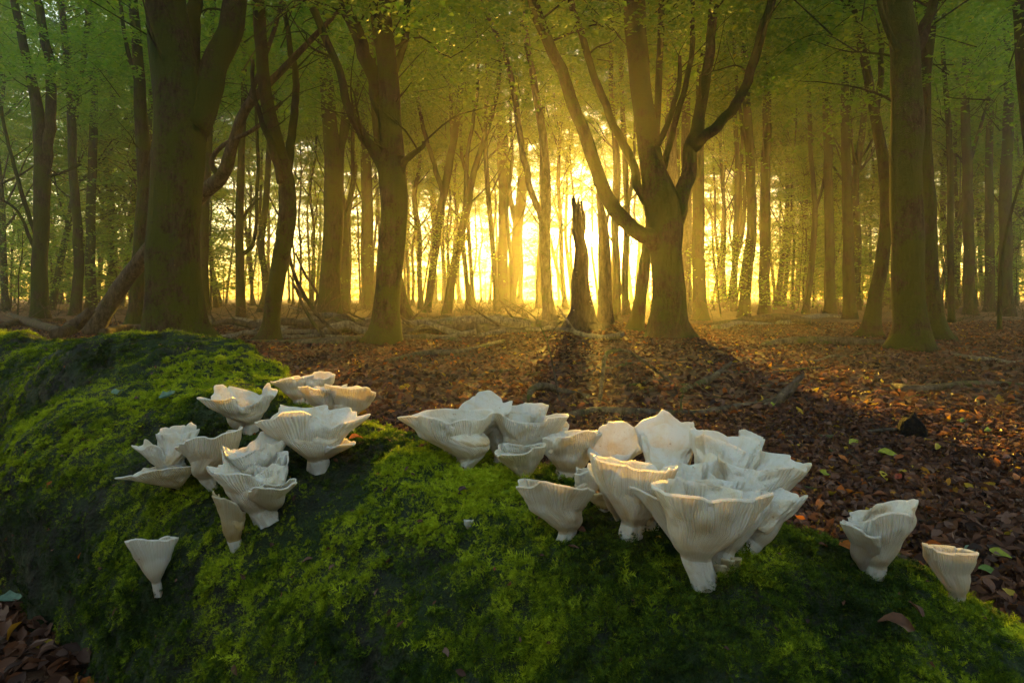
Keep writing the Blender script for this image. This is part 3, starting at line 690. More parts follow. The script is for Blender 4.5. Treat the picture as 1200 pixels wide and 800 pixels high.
# --- generic slender trees deeper in the wood
def wild_tree(seed):
    r = np.random.default_rng(seed); mb = MB()
    H = 17 + 6 * r.random(); R = 0.10 + 0.11 * r.random()
    pts = [np.zeros(3)]; k = 9
    bow = r.normal(0, 0.6, 2)
    for i in range(1, k + 1):
        t = i / k
        pts.append(np.array([bow[0] * math.sin(t * 5) + r.normal(0, 0.22) * t ** 0.5, bow[1] * math.sin(t * 4) + r.normal(0, 0.22) * t ** 0.5, H * t]))
    rad = [R * (1 - 0.85 * (i / k) ** 1.1) for i in range(k + 1)]
    tube(mb, pts, rad, 9, 3, 0.06, 3, 0.5, seed)
    PP = np.array(pts)
    for b in range(13):
        z = 2.5 + (H - 5) * r.random() ** 1.2
        i = min(int(z / H * k), k - 1); f_ = z / H * k - i; p0 = PP[i] * (1 - f_) + PP[i + 1] * f_
        a = r.random() * 6.283; ln = 1.5 + 2.5 * r.random(); up = 0.5 + 0.8 * r.random()
        d = np.array([math.cos(a), math.sin(a), up]) * ln * 0.5
        p1 = p0 + d * 0.6; p2 = p1 + d * np.array([0.8, 0.8, 1.1]) * 0.7; p3 = p2 + d * np.array([0.7, 0.7, 0.6]) * 0.8
        r0 = R * 0.38 * (1 - z / H * 0.6)
        tube(mb, [p0, p1, p2, p3], [r0, r0 * .75, r0 * .5, r0 * .2], 6, 3, 0)
    tr = mb.mesh('trunk', [M_BARK])
    cr = crown_mesh('crown', seed + 500, 0.38 * H, H + 1.5, 2.9, 120, 120, 0.17)[0]
    return tr, cr
WILD = [wild_tree(s) for s in range(6)]
rw = np.random.default_rng(21)
placed = [(o.location.x, o.location.y) for o in COL.objects if o.parent is None and o.get('category') in ('tree', 'snag')]
FAR_LABEL = 'slender far tree blurred by the golden haze deep in the wood'
cnt = 0
for k in range(1600):
    Yt = 30 + 42 * rw.random(); Xt = (rw.random() * 2 - 1) * Yt * 0.95
    if any((Xt - a) ** 2 + (Yt - b) ** 2 < 2.0 ** 2 for a, b in placed): continue
    ang = math.atan2(Xt, Yt) - SUN_AZ
    if abs(ang) < 0.012 or (-0.075 < ang < -0.012 and rw.random() < 0.4) or (ang < -0.4 and rw.random() < 0.35) or ((-0.17 < ang < -0.05 or 0.10 < ang < 0.2) and rw.random() < 0.45): continue
    placed.append((Xt, Yt)); cnt += 1
    tr, cr = WILD[cnt % 6]
    root = link('slender_tree', None, None, (Xt, Yt, float(ground_z(Xt, Yt)) - 0.03), FAR_LABEL, 'tree', 'slender trees deep in the haze')
    root.rotation_euler = (0, 0, rw.random() * 6.283); s = 0.85 + 0.4 * rw.random(); thin = 0.6 + 0.5 * rw.random(); root.scale = (s * thin, s * thin, s * (0.95 + 0.3 * rw.random()))
    link('trunk', tr, root); link('crown', cr, root)
    if cnt >= 215: break

# ------------------------------------------------------------------ mushrooms
def mushroom_material(name, base, deep, gills):
    m, n, l, out = mat(name)
    uv = nd(n, 'ShaderNodeUVMap', uv_map='gill'); sx = n.new('ShaderNodeSeparateXYZ'); l.new(uv.outputs[0], sx.inputs[0])
    geo = n.new('ShaderNodeNewGeometry')
    nz = noise(n, l, geo.outputs['Position'], 45, 3); fine = noise(n, l, geo.outputs['Position'], 420, 2)
    c = mixc(n, l, ramp(n, l, math_(n, l, 'ADD', sx.outputs[1], math_(n, l, 'MULTIPLY', math_(n, l, 'SUBTRACT', nz, 0.5), 0.9)), [(0.25, (1, 1, 1)), (0.75, (0, 0, 0))]), base, deep)
    spots = ramp(n, l, noise(n, l, geo.outputs['Position'], 130, 2), [(0.70, (1, 1, 1)), (0.78, (0.62, 0.5, 0.36))])
    c = mixc(n, l, 0.8, c, spots, 'MULTIPLY')
    stain = ramp(n, l, noise(n, l, geo.outputs['Position'], 24, 4, 0.65, 0.8), [(0.48, (1, 1, 1)), (0.70, (0.86, 0.70, 0.42))])
    c = mixc(n, l, 0.62, c, stain, 'MULTIPLY')
    if gills:
        u = math_(n, l, 'MULTIPLY', sx.outputs[0], 620.0)
        u = math_(n, l, 'ADD', u, math_(n, l, 'MULTIPLY', nz, 4.0))
        g = math_(n, l, 'SINE', u); g2 = math_(n, l, 'SINE', math_(n, l, 'MULTIPLY', u, 0.37))
        h = math_(n, l, 'ADD', g, math_(n, l, 'MULTIPLY', g2, 0.6))
        nr = bump(n, l, h, 0.9, 0.0014)
        c = mixc(n, l, 0.55, c, ramp(n, l, math_(n, l, 'MULTIPLY_ADD', h, 0.3), [(0.0, (0.72, 0.66, 0.55)), (0.6, (1, 1, 1))]), 'MULTIPLY')  # gaps between gills darkened in the colour: cream tone plus painted shade
        rg = 0.55
    else:
        mpu = nd(n, 'ShaderNodeMapping'); mpu.inputs['Scale'].default_value = (55, 5, 1); l.new(uv.outputs[0], mpu.inputs['Vector'])
        h = math_(n, l, 'ADD', noise(n, l, geo.outputs['Position'], 110, 3), math_(n, l, 'MULTIPLY', fine, 0.4))
        h = math_(n, l, 'ADD', h, math_(n, l, 'MULTIPLY', noise(n, l, mpu.outputs[0], 1.0, 3, 0.6, 0.6), 1.2))
        nr = bump(n, l, h, 0.7, 0.004); rg = 0.33
    p = nd(n, 'ShaderNodeBsdfPrincipled'); l.new(c, p.inputs['Base Color']); p.inputs['Roughness'].default_value = rg
    p.inputs['Specular IOR Level'].default_value = 0.4; l.new(nr, p.inputs['Normal'])
    p.inputs['Subsurface Weight'].default_value = 0.55; p.inputs['Subsurface Radius'].default_value = (1.0, 0.72, 0.45); p.inputs['Subsurface Scale'].default_value = 0.010
    t = nd(n, 'ShaderNodeBsdfTranslucent'); l.new(mixc(n, l, 1.0, c, (1.0, 0.93, 0.76), 'MULTIPLY'), t.inputs[0])
    mx = n.new('ShaderNodeMixShader'); mx.inputs[0].default_value = 0.34
    l.new(p.outputs[0], mx.inputs[1]); l.new(t.outputs[0], mx.inputs[2]); l.new(mx.outputs[0], out.inputs['Surface'])
    return m
M_CAP = mushroom_material('mushroom cap', (0.92, 0.90, 0.83), (0.80, 0.65, 0.41), False)
M_GILL = mushroom_material('mushroom gills', (0.92, 0.90, 0.83), (0.86, 0.78, 0.61), True)
M_STEM = mushroom_material('mushroom stem', (0.86, 0.83, 0.75), (0.80, 0.77, 0.70), False)
M_CAPY = mushroom_material('aged mushroom cap', (0.78, 0.68, 0.45), (0.60, 0.42, 0.16), False)
M_GILLY = mushroom_material('aged mushroom gills', (0.76, 0.66, 0.44), (0.62, 0.46, 0.20), True)

def set_uv(me, uvs):
    lay = me.uv_layers.new(name='gill')
    vi = np.empty(len(me.loops), np.int32); me.loops.foreach_get('vertex_index', vi)
    lay.data.foreach_set('uv', np.asarray(uvs, np.float32)[vi].ravel())

def sm01(t): t = np.clip(t, 0, 1); return t * t * (3 - 2 * t)

def mushroom(b, c, hw, open_=0.1, q=0.7, sw=7, p=1.0, ruf=0.12, roll=0, seed=1, label='', aged=False, dz=0.0, notch=1, name='oyster_mushroom', group='oyster mushrooms on the mossy log', cat='mushroom', thick=1.0, s0=0.25):
    r = np.random.default_rng(seed * 17 + 3)
    B, BN = on_log(*b)
    for _ in range(30):
        if B is not None: break
        b = (b[0], b[1] + 2); B, BN = on_log(*b)
    Yb = B[1]; k = Yb / F
    C = at(c[0], c[1], Yb + dz); cth = 1 / math.hypot(1, (c[0] - 600) / F); HW = 0.93 * hw * k * cth; SW = sw * k * cth
    B = B - (C - B) / np.linalg.norm(C - B) * 0.012
    nt, ns = 144, 34
    th = np.linspace(0, 2 * math.pi, nt + 1)
    s = np.linspace(0, 1, ns)
    v = ray(*c); v /= np.linalg.norm(v)
    up = np.array([0, 0, 1.0]); up -= v * v.dot(up); up /= np.linalg.norm(up)
    right = np.cross(v, up)
    rl = math.radians(roll)
    e1 = right * math.cos(rl) + up * math.sin(rl); up2 = up * math.cos(rl) - right * math.sin(rl)
    sp_ = np.clip(open_ / q, -0.95, 0.95); cp = math.sqrt(1 - sp_ * sp_)
    e2 = v * cp + up2 * sp_
    N = np.cross(e1, e2); N = N if N.dot(up2) > 0 else -N
    ax = (C - B) / np.linalg.norm(C - B)
    f1 = right - ax * ax.dot(right); f1 /= np.linalg.norm(f1); f2 = np.cross(ax, f1); f2 = f2 if f2.dot(v) > 0 else -f2
    S, TH = np.meshgrid(s, th, indexing='ij')
    t = np.clip((S - s0) / (1 - s0), 0, 1)
    rho = ((t + 0.14) ** p - 0.14 ** p) / (1.14 ** p - 0.14 ** p)
    rho = 0.5 * rho + 0.5 * np.sin(t * math.pi / 2 * 0.96)
    bl = sm01((S - 0.1) / 0.6)[..., None]
    E1 = f1 * (1 - bl) + e1 * bl; E2 = f2 * (1 - bl) + e2 * bl
    E1 /= np.linalg.norm(E1, axis=-1, keepdims=True); E2 /= np.linalg.norm(E2, axis=-1, keepdims=True)
    # uneven outline: lobes, ruffles and a few notches in the margin
    ph = r.random(12) * 6.283
    lobe = 0.13 * np.sin(2 * TH + ph[0]) + 0.10 * np.sin(3 * TH + ph[1]) + 0.04 * np.sin(5 * TH + ph[2])
    fine = 0.35 * np.sin(7 * TH + ph[3]) + 0.25 * np.sin(11 * TH + ph[4] + 1.5 * np.sin(2 * TH)) + 0.2 * np.sin(17 * TH + ph[5] + 2 * np.sin(3 * TH + ph[6]))
    wave = np.sin(3 * TH + ph[7]) * 0.6 + np.sin(4 * TH + ph[8] + np.sin(TH)) * 0.6 + np.sin(6 * TH + ph[9]) * 0.35
    nlb = int(5 + r.integers(0, 4)); warp = TH + 0.35 * np.sin(TH + ph[4]) + 0.2 * np.sin(2 * TH + ph[5])
    nt_ = 0.15 * (np.abs(np.sin(nlb * warp / 2 + ph[9])) ** 0.8 - 0.7)
    for j in range(notch):
        a0 = r.random() * 6.283; wd = 0.10 + 0.12 * r.random()
        dd = (TH - a0 + math.pi) % (2 * math.pi) - math.pi
        nt_ = nt_ - (0.06 + 0.10 * r.random()) * np.exp(-(dd / wd) ** 2)
    edge = t ** 2.2
    lump = fbm(np.stack([np.cos(TH) * 2 + seed, np.sin(TH) * 2, S * 4], -1), 2)
    rad = (SW * (1 - 0.5 * rho) * (0.92 + 0.30 * np.exp(-S / 0.10) + 0.10 * np.sin(np.clip(S / s0, 0, 1) * 3.1) + 0.10 * np.sin(2 * TH + ph[3]) + 0.30 * sm01((S - s0 + 0.2) / 0.35)) + HW * (rho * 0.94 + 0.06 * t)) * (1 + 0.13 * lump)
    pleat = np.sin(15 * TH + ph[6] + 1.2 * np.sin(2 * TH + ph[7])) * (0.5 + 0.5 * np.sin(3 * TH + ph[8]))
    rad = rad + HW * edge * (lobe + nt_ + ruf * 0.55 * fine) + HW * 0.014 * pleat * t * (1.2 - t * 0.5)
    ang = TH + edge * 0.10 * np.sin(5 * TH + ph[11])
    hgt = HW * t ** 2 * (0.10 * np.cos(TH - ph[1]) + 0.07 * np.sin(2 * TH + ph[2])) + HW * ruf * t ** 3 * (wave * 0.70 + 0.34 * fine) + HW * 0.03 * t ** 6
    qq = 1 - (1 - q) * bl[..., 0]
    ruf = ruf * 1.15
    P = B + (C - B) * (S ** 0.92)[..., None] + E1 * (rad * np.cos(ang))[..., None] + E2 * (rad * qq * np.sin(ang))[..., None] + N * hgt[..., None]
    # a bent stem
    P = P + (E2 * (r.normal(0, 0.16) * HW) + E1 * (r.normal(0, 0.08) * HW)) * (t ** 1.5)[..., None]
    bend = right * (r.normal(0, 0.8) * SW) - v * 0.3 * SW
    P = P + bend * (np.sin(np.clip(S / 0.6, 0, 1) * math.pi))[..., None]
    root = link(name, None, None, B, label, cat, group)
    w = nt + 1
    def grid(rows):
        i, j = np.meshgrid(np.arange(rows - 1), np.arange(nt), indexing='ij'); a = (i * w + j).ravel()
        return np.stack([a, a + 1, a + 1 + w, a + w], -1)
    ks = int(ns * (s0 + 0.10)); kg = max(int(ns * (s0 - 0.03)), 1)
    U = TH / (2 * math.pi)
    # stem, slightly inside the gills where they run down on it
    Ps = P[:ks + 1].copy(); cen_ = Ps.mean(1, keepdims=True)
    shrink = np.where(np.arange(ks + 1) > kg, 0.94, 1.0)[:, None, None]
    Ps = cen_ + (Ps - cen_) * shrink
    me = mesh_from('stem', Ps - B, grid(ks + 1), mats=[M_STEM]); set_uv(me, np.stack([U[:ks + 1], S[:ks + 1]], -1).reshape(-1, 2)); link('stem', me, root)
    # cap: the upper surface and the rounded margin
    tk = 0.0050 * thick * (0.55 + 1.6 * (1 - t)) 
    Pin = P + N * tk[..., None] - (P - P.mean(1, keepdims=True)) * (0.035 * (1 - 0.5 * t))[..., None]
    lip = 0.5 * (P[-1] + Pin[-1]) + (P[-1] - P[-4]) / (np.linalg.norm(P[-1] - P[-4], axis=1, keepdims=True) + 1e-9) * 0.0016 * thick
    ki = int(ns * (s0 + 0.04))
    rows = np.concatenate([P[-1][None], lip[None], Pin[:ki:-1]], 0)
    uvr = np.concatenate([U[-1][None], U[-1][None], U[:ki:-1]], 0); svr = np.concatenate([S[-1][None], S[-1][None], S[:ki:-1]], 0)
    me = mesh_from('cap', rows - B, grid(len(rows)), mats=[M_CAPY if aged else M_CAP]); set_uv(me, np.stack([uvr, svr], -1).reshape(-1, 2))
    cap = link('cap', me, root)
    Pg = P[kg:]
    me = mesh_from('gills', Pg - B, grid(len(Pg)), mats=[M_GILLY if aged else M_GILL]); set_uv(me, np.stack([U[kg:], S[kg:]], -1).reshape(-1, 2))
    link('gills', me, cap)
    return root

MUSH = [
 # base px, rim centre px, half width px, openness, depth ratio, stem half width, flare power, ruffle, roll, extras, label
 ((186, 690), (177, 634), 26, -0.04, 0.4, 5, 0.9, 0.10, -3, {}, 'lone grey-white fan mushroom low on the shaded side of the log'),
 ((277, 638), (267, 588), 20, 0.12, 0.6, 8, 1.1, 0.30, -28, dict(aged=True, notch=3), 'small yellowish crumpled mushroom below the ruffled rosette'),
 ((207, 562), (207, 506), 19, 0.28, 0.7, 7, 0.8, 0.22, 8, dict(notch=2, dz=.02), 'cream upright lobe at the top of the far-end clump'),
 ((204, 563), (190, 532), 26, 0.10, 0.6, 8, 0.9, 0.24, -24, dict(notch=2), 'cream cup-shaped lobe in the middle of the far-end clump'),
 ((206, 566), (190, 552), 37, 0.16, 0.7, 8, 0.7, 0.16, 4, dict(dz=-.04), 'flat white shelf lobe at the bottom of the far-end clump'),
 ((254, 567), (251, 514), 38, -0.05, 0.6, 8, 0.85, 0.12, 6, {}, 'smooth grey-white trumpet between the far-end clump and the ruffled rosette'),
 ((313, 606), (290, 546), 42, 0.22, 0.7, 12, 0.9, 0.22, -6, dict(notch=3), 'large ruffled rosette mushroom on a thick pale stem'),
 ((312, 598), (318, 571), 22, 0.14, 0.8, 7, 0.7, 0.16, 8, dict(dz=-.05), 'thin white flap jutting from under the ruffled rosette'),
 ((305, 575), (298, 522), 33, 0.22, 0.7, 9, 0.8, 0.22, 4, dict(notch=2, dz=.02), 'crinkled white layer crowning the ruffled rosette'),
 ((292, 503), (284, 462), 35, 0.24, 0.7, 9, 0.8, 0.30, 4, dict(notch=3), 'frilly white mushroom highest on the crest of the log'),
 ((290, 503), (270, 478), 20, 0.10, 0.7, 6, 0.8, 0.15, -20, dict(dz=-.02), 'small side lobe on the frilly crest mushroom'),
 ((371, 546), (362, 491), 51, 0.16, 0.7, 12, 1.0, 0.17, 2, dict(notch=3), 'wide pleated funnel mushroom standing alone beside the ruffled rosette'),
 ((373, 541), (398, 521), 15, 0.16, 0.8, 5, 0.8, 0.12, 0, dict(dz=-.03), 'little white shelf at the foot of the wide pleated funnel'),
 ((350, 470), (341, 445), 18, -0.04, 0.7, 6, 0.8, 0.10, 8, {}, 'small plain cup behind the wide pleated funnel'),
 ((366, 473), (369, 441), 21, 0.24, 0.7, 7, 0.7, 0.14, 4, dict(dz=.03), 'pale cup showing its inside at the back of the crest group'),
 ((385, 490), (381, 456), 25, 0.12, 0.8, 8, 0.6, 0.12, -4, {}, 'rounded bowl-shaped cap in the middle of the crest group'),
 ((408, 500), (416, 457), 27, 0.06, 0.7, 9, 0.85, 0.12, -8, {}, 'pleated white funnel at the end of the crest group'),
 ((536, 543), (522, 489), 40, 0.12, 0.7, 15, 0.75, 0.10, -4, {}, 'smooth rounded bowl with a thick stem at the start of the main colony'),
 ((545, 536), (557, 482), 36, 0.34, 0.75, 12, 0.8, 0.14, 16, dict(dz=.03), 'tall flared cap leaning over the smooth rounded bowl'),
 ((537, 530), (536, 508), 10, 0.12, 0.8, 6, 0.7, 0.15, 0, dict(dz=-.05), 'small cream knob on the stem of the smooth rounded bowl'),
 ((610, 528), (612, 480), 26, 0.24, 0.75, 9, 0.7, 0.14, 0, dict(dz=.05), 'white bowl peeping out behind the mid colony funnels'),
 ((617, 545), (618, 490), 36, 0.05, 0.7, 9, 0.8, 0.10, 2, {}, 'broad pale funnel with a level rim in the mid colony'),
 ((612, 562), (612, 526), 29, 0.12, 0.7, 6, 0.8, 0.10, 3, dict(dz=-.02), 'small cup with a lifted rim in front of the broad pale funnel'),
 ((643, 548), (643, 503), 20, 0.26, 0.7, 7, 0.8, 0.15, 0, dict(dz=.03), 'half hidden cap between the broad funnel and the grey domed cup'),
 ((657, 629), (648, 572), 44, 0.05, 0.5, 9, 1.0, 0.09, 0, dict(notch=1), 'triangular cream funnel standing out in front of the colony'),
 ((662, 556), (667, 511), 28, 0.06, 0.8, 12, 0.5, 0.10, 4, {}, 'grey domed cup with fine pleats in the mid colony'),
 ((705, 566), (722, 514), 30, 0.58, 0.85, 9, 0.7, 0.12, 0, dict(dz=.05, aged=False, notch=2), 'open cap showing its buttery inside in the mid colony'),
 ((738, 623), (740, 546), 40, 0.10, 0.7, 13, 0.65, 0.12, -3, {}, 'pleated fan on a long pale stem left of the biggest cap'),
 ((729, 606), (707, 560), 20, 0.26, 0.7, 8, 0.8, 0.18, -40, dict(dz=-.02), 'side lobe curling from the long pale stem'),
 ((704, 590), (703, 577), 12, 0.10, 0.9, 8, 0.6, 0.30, 0, dict(aged=True, notch=3), 'crumpled yellow nub beside the long pale stem'),
 ((780, 590), (783, 508), 37, 0.46, 0.8, 12, 0.8, 0.16, 0, dict(dz=.10, notch=3), 'tall cap with deep white wrinkles inside at the back of the colony'),
 ((838, 600), (850, 518), 41, 0.22, 0.75, 12, 0.65, 0.12, -8, dict(dz=.07, notch=2), 'wavy rimmed cap behind the widest cap'),
 ((862, 620), (891, 542), 53, 0.22, 0.8, 12, 0.55, 0.10, 2, dict(dz=.05), 'widest flat cap with a glossy top at the end of the main colony'),
 ((868, 600), (882, 512), 15, 0.2, 0.7, 6, 0.8, 0.15, -20, dict(dz=.12), 'small raised petal between the wavy rimmed cap and the glossy one'),
 ((803, 625), (803, 548), 29, 0.20, 0.7, 10, 0.7, 0.22, 10, dict(dz=.05, notch=3), 'pleated white frill tucked behind the biggest cap'),
 ((828, 676), (823, 578), 57, 0.06, 0.75, 15, 0.7, 0.11, -2, dict(thick=1.3, notch=2, s0=0.30), 'biggest cap, finely gilled, on a fat bulbous stem'),
 ((846, 660), (868, 577), 44, 0.08, 0.6, 13, 0.8, 0.10, 4, dict(dz=.04), 'gilled funnel pressed against the biggest cap from behind'),
 ((816, 655), (765, 583), 27, 0.05, 0.6, 11, 0.8, 0.12, -18, dict(dz=.02), 'narrow lobe spreading out left from under the biggest cap'),
 ((872, 645), (915, 582), 27, 0.24, 0.7, 11, 0.8, 0.14, 8, dict(dz=.03), 'cream cup with a folded rim under the widest glossy cap'),
 ((1025, 671), (1036, 602), 41, 0.22, 0.75, 12, 0.75, 0.14, 17, dict(notch=2), 'tall tilted mushroom with a wet shiny top, apart from the colony'),
 ((1022, 668), (1010, 622), 20, 0.05, 0.7, 8, 0.8, 0.10, -14, dict(dz=-.02), 'small grey lobe on the flank of the tall tilted mushroom'),
 ((1117, 701), (1112, 645), 29, 0.08, 0.65, 10, 0.9, 0.07, 8, {}, 'last small funnel mushroom near the thin end of the log'),
 ((236, 556), (232, 520), 17, 0.2, 0.7, 6, 0.8, 0.25, -12, dict(notch=2, dz=-.02), 'small curled lobe wedged between the far-end clump and the smooth trumpet'),
 ((318, 592), (316, 540), 17, 0.25, 0.7, 6, 0.8, 0.28, 20, dict(notch=2, dz=.02), 'narrow frilled lobe on the sunny flank of the ruffled rosette'),
 ((582, 540), (580, 500), 16, 0.12, 0.7, 6, 0.8, 0.18, -10, dict(notch=1, dz=.02), 'small pale cup between the smooth bowl and the broad funnel'),
 ((762, 618), (765, 556), 20, 0.2, 0.7, 8, 0.8, 0.22, -12, dict(notch=2, dz=.03), 'small frilled cap beside the pleated fan on the long stem'),
 ((690, 585), (692, 552), 16, 0.15, 0.7, 7, 0.7, 0.20, 14, dict(notch=2), 'knobbly cream cup between the grey domed cup and the long pale stem'),
 ((838, 640), (842, 566), 24, 0.2, 0.7, 9, 0.8, 0.24, 6, dict(notch=3, dz=.05), 'wavy white petal rising just behind the biggest cap'),
 ((549, 616), (549, 611), 4, 0.05, 0.9, 2, 0.6, 0.1, 0, {}, 'tiny white pinhead mushroom alone in the moss'),
]
for k_, (b_, c_, hw_, op_, q_, sw_, p_, rf_, ro_, ex_, lb_) in enumerate(MUSH):
    mushroom(b_, c_, hw_, op_, q_, sw_, p_, rf_, ro_, seed=k_ + 1, label=lb_, **ex_)
for b_, c_ in (((852, 666), (852, 657)), ((845, 672), (844, 664)), ((859, 663), (860, 655))):
    mushroom(b_, c_, 6, 0.02, 0.95, 5, 0.35, 0.05, 0, seed=b_[0], label='tiny cream button mushroom at the foot of the biggest cap', aged=True, notch=0, name='button_mushroom', group='button mushrooms at the foot of the biggest cap')

# ------------------------------------------------------------------ fallen branches, dead wood
rt0 = np.random.default_rng(55)
def fallen(name, pts, label, cat='branch', bark=None, seg=9, n=5, rough=0.12, side=(), group=None, jag=0.0):
    """pts: (px, py, width px[, Y]) ; without Y the point lies on the floor"""
    def conv(pp):
        P, R = [], []
        for p in pp:
            if len(p) > 3: a = at(p[0], p[1], p[3])
            else: a = G(p[0], p[1])
            r_ = 0.5 * p[2] * a[1] / F
            if len(p) <= 3: a[2] += r_ * 0.75
            P.append(a); R.append(r_)
        return np.array(P), R
    P, R = conv(pts); b = P[0].copy(); mb = MB()
    tube(mb, P - b, R, seg, n, rough, 3.0, 0, seed=pts[0][0] % 9, jag=jag)
    for s_ in side:
        P2, R2 = conv(s_); tube(mb, P2 - b, R2, 7, n, rough, 3, 0, seed=s_[0][0] % 7)
    o = link(name, mb.mesh(name, [bark or M_BRANCH]), None, b, label, cat, group)
    return o
fallen('leaning_dead_trunk', [(106, 391, 22, 12.0), (122, 367, 20, 12.0), (146, 330, 18, 11.9), (180, 287, 17, 11.6), (215, 250, 17, 11.3), (243, 222, 17, 11.0), (262, 203, 15, 10.8), (274, 165, 12, 10.6), (290, 125, 11, 10.5), (335, 78, 8, 10.3), (375, 36, 6, 10.1), (405, 5, 4, 10.0)],
    'long dead trunk leaning behind the massive dark beech', 'dead trunk', M_DEAD, 12, 6, 0.10,
    side=([(258, 208, 9, 10.8), (248, 190, 6, 10.7), (262, 170, 5, 10.6), (300, 150, 5, 10.4), (330, 120, 4, 10.3)], [(285, 135, 6, 10.5), (320, 40, 5, 10.4), (330, 0, 4, 10.4)]))
fallen('fallen_branch', [(636, 499, 8), (680, 491, 11), (720, 488, 12), (770, 487, 11), (820, 486, 10), (862, 480, 9), (900, 473, 8)], 'long thick mossy branch lying right behind the main colony', side=([(700, 490, 5), (690, 478, 3), (684, 470, 2)], [(800, 486, 4), (798, 470, 3, 3.85), (801, 462, 2, 3.85)]), rough=0.2)
fallen('fallen_branch', [(898, 478, 9), (908, 472, 11, 4.1), (922, 460, 12, 4.1), (937, 443, 6, 4.1)], 'short splintered mossy stub tilting up from the leaves', rough=0.2, jag=0.05)
fallen('fallen_branch', [(703, 472, 5), (706, 440, 5, 4.5), (712, 413, 5, 4.8), (736, 412, 4, 5.0), (764, 430, 4, 5.0), (785, 447, 3, 5.0), (800, 462, 3)], 'thin arched branch rising in a hoop from the leaf litter', seg=7)
fallen('fallen_branch', [(621, 473, 7), (622, 458, 8, 4.4), (636, 452, 9, 4.5), (660, 462, 8), (692, 468, 5)], 'hooked mossy branch behind the wrinkled mid colony', rough=0.18)
fallen('fallen_branch', [(800, 462, 8), (822, 450, 9), (842, 437, 6, 5.3), (858, 424, 3, 5.3)], 'broken mossy branch pointing up near the thin arched branch', rough=0.2, side=([(822, 450, 4), (790, 455, 4), (760, 458, 3), (735, 470, 2)],))
fallen('fallen_branch', [(882, 517, 6), (920, 514, 8), (970, 514, 8), (1010, 516, 7), (1040, 519, 5)], 'straight grey branch on the leaves above the glossy cap', rough=0.15)
fallen('fallen_branch', [(985, 512, 3), (1015, 506, 4, 3.2), (1050, 503, 4, 3.2), (1078, 510, 4, 3.15), (1092, 520, 3)], 'thin bowed twig crossing the black stump', seg=7)
fallen('fallen_branch', [(1046, 452, 7), (1070, 458, 11), (1100, 456, 9), (1130, 454, 8), (1165, 452, 7), (1200, 453, 6)], 'knobbly branch in the middle of the leaf litter beneath the twin trunks', rough=0.22, side=([(1130, 456, 5), (1142, 462, 5, 4.7), (1146, 474, 4), (1144, 484, 3)],))
fallen('fallen_branch', [(1105, 522, 5), (1135, 526, 6), (1163, 533, 4)], 'short dark stick just past the black stump', seg=7)
fallen('fallen_branch', [(925, 601, 4), (955, 600, 4), (990, 597, 3)], 'thin pale stick between the main colony and the tall tilted mushroom', seg=7)
fallen('fallen_branch', [(1030, 667, 16), (1055, 668, 20), (1088, 676, 14)], 'grey chunk of bark wood behind the last two mushrooms', bark=M_DEAD, rough=0.2)
fallen('fallen_branch', [(893, 408, 5.4), (925, 405, 10.8), (960, 405, 12.2), (1010, 407, 9.5), (1055, 409, 6.8)], 'low moss capped log in the leaves left of the twin trunks', rough=0.25)
fallen('fallen_branch', [(842, 437, 3), (900, 436, 3), (960, 432, 3), (1010, 430, 2)], 'long thin stick lying level in the open leaf litter', seg=6)
fallen('fallen_branch', [(236, 408, 10.8, 9.78), (290, 406, 16.2, 9.53), (340, 406, 16.2, 9.28), (395, 402, 13.5, 9.03), (435, 396, 9.5, 9.78)], 'dark log lying across the feet of the kinked beech', rough=0.15)
fallen('fallen_branch', [(478, 390, 6.8, 12.97), (510, 380, 10.7, 12.72), (560, 375, 12.7, 12.47), (600, 378, 11.7, 12.22), (640, 388, 8.8, 12.97), (672, 392, 6.8, 12.72)], 'long pale fallen trunk on top of the brush pile', bark=M_PALE, rough=0.12)
fallen('fallen_branch', [(470, 396, 6.8, 12.18), (520, 386, 10.8, 11.93), (570, 387, 12.2, 11.68), (630, 394, 8.1, 11.43)], 'mossy branch curving through the middle of the brush pile', rough=0.18)
fallen('fallen_branch', [(500, 378, 4.9, 11.38), (540, 392, 7.8, 11.12), (580, 397, 6.8, 10.88), (625, 396, 3.9, 10.62)], 'grey branch slanting at the front of the brush pile', bark=M_PALE)
fallen('fallen_branch', [(472, 402, 8.1), (500, 399, 9.5), (540, 402, 5.4)], 'yellow-green mossy root by the foot of the forked beech', rough=0.25)
fallen('fallen_branch', [(455, 425, 5.4), (500, 417, 8.1), (545, 415, 6.8), (590, 402, 4.1)], 'dark bough stretched on the sunlit leaves in front of the brush pile')
fallen('fallen_branch', [(250, 380, 5.8, 15.38), (290, 379, 8.8, 15.12), (330, 376, 7.8, 14.88), (372, 379, 5.8, 14.62)], 'grey log behind the foot of the kinked beech', bark=M_PALE)
fallen('fallen_branch', [(262, 390, 8.1, 14.38), (300, 386, 10.8, 14.12), (350, 384, 10.8, 13.88), (372, 374, 6.8, 13.62)], 'pale log slanting up behind the dark cross log', bark=M_PALE)
fallen('fallen_branch', [(338, 388, 8.1, 14.38), (380, 384, 12.2, 14.12), (425, 383, 10.8, 13.88), (450, 380, 6.8, 13.62)], 'mossy log between the golden-lit trunk and the forked beech')
fallen('fallen_branch', [(395, 393, 5), (370, 366, 5, 11), (352, 338, 5, 10.8), (342, 312, 4, 10.5), (338, 290, 3, 10.3)], 'thin dead limb propped against the kinked beech', seg=7, side=([(366, 362, 4, 11), (372, 345, 3, 11), (358, 322, 3, 10.9), (346, 296, 2, 10.8)], [(384, 380, 3, 11.2), (350, 342, 3, 10.9), (340, 322, 2, 10.8)], [(380, 396, 4), (362, 370, 4, 10.6), (345, 335, 3, 10.5)]))
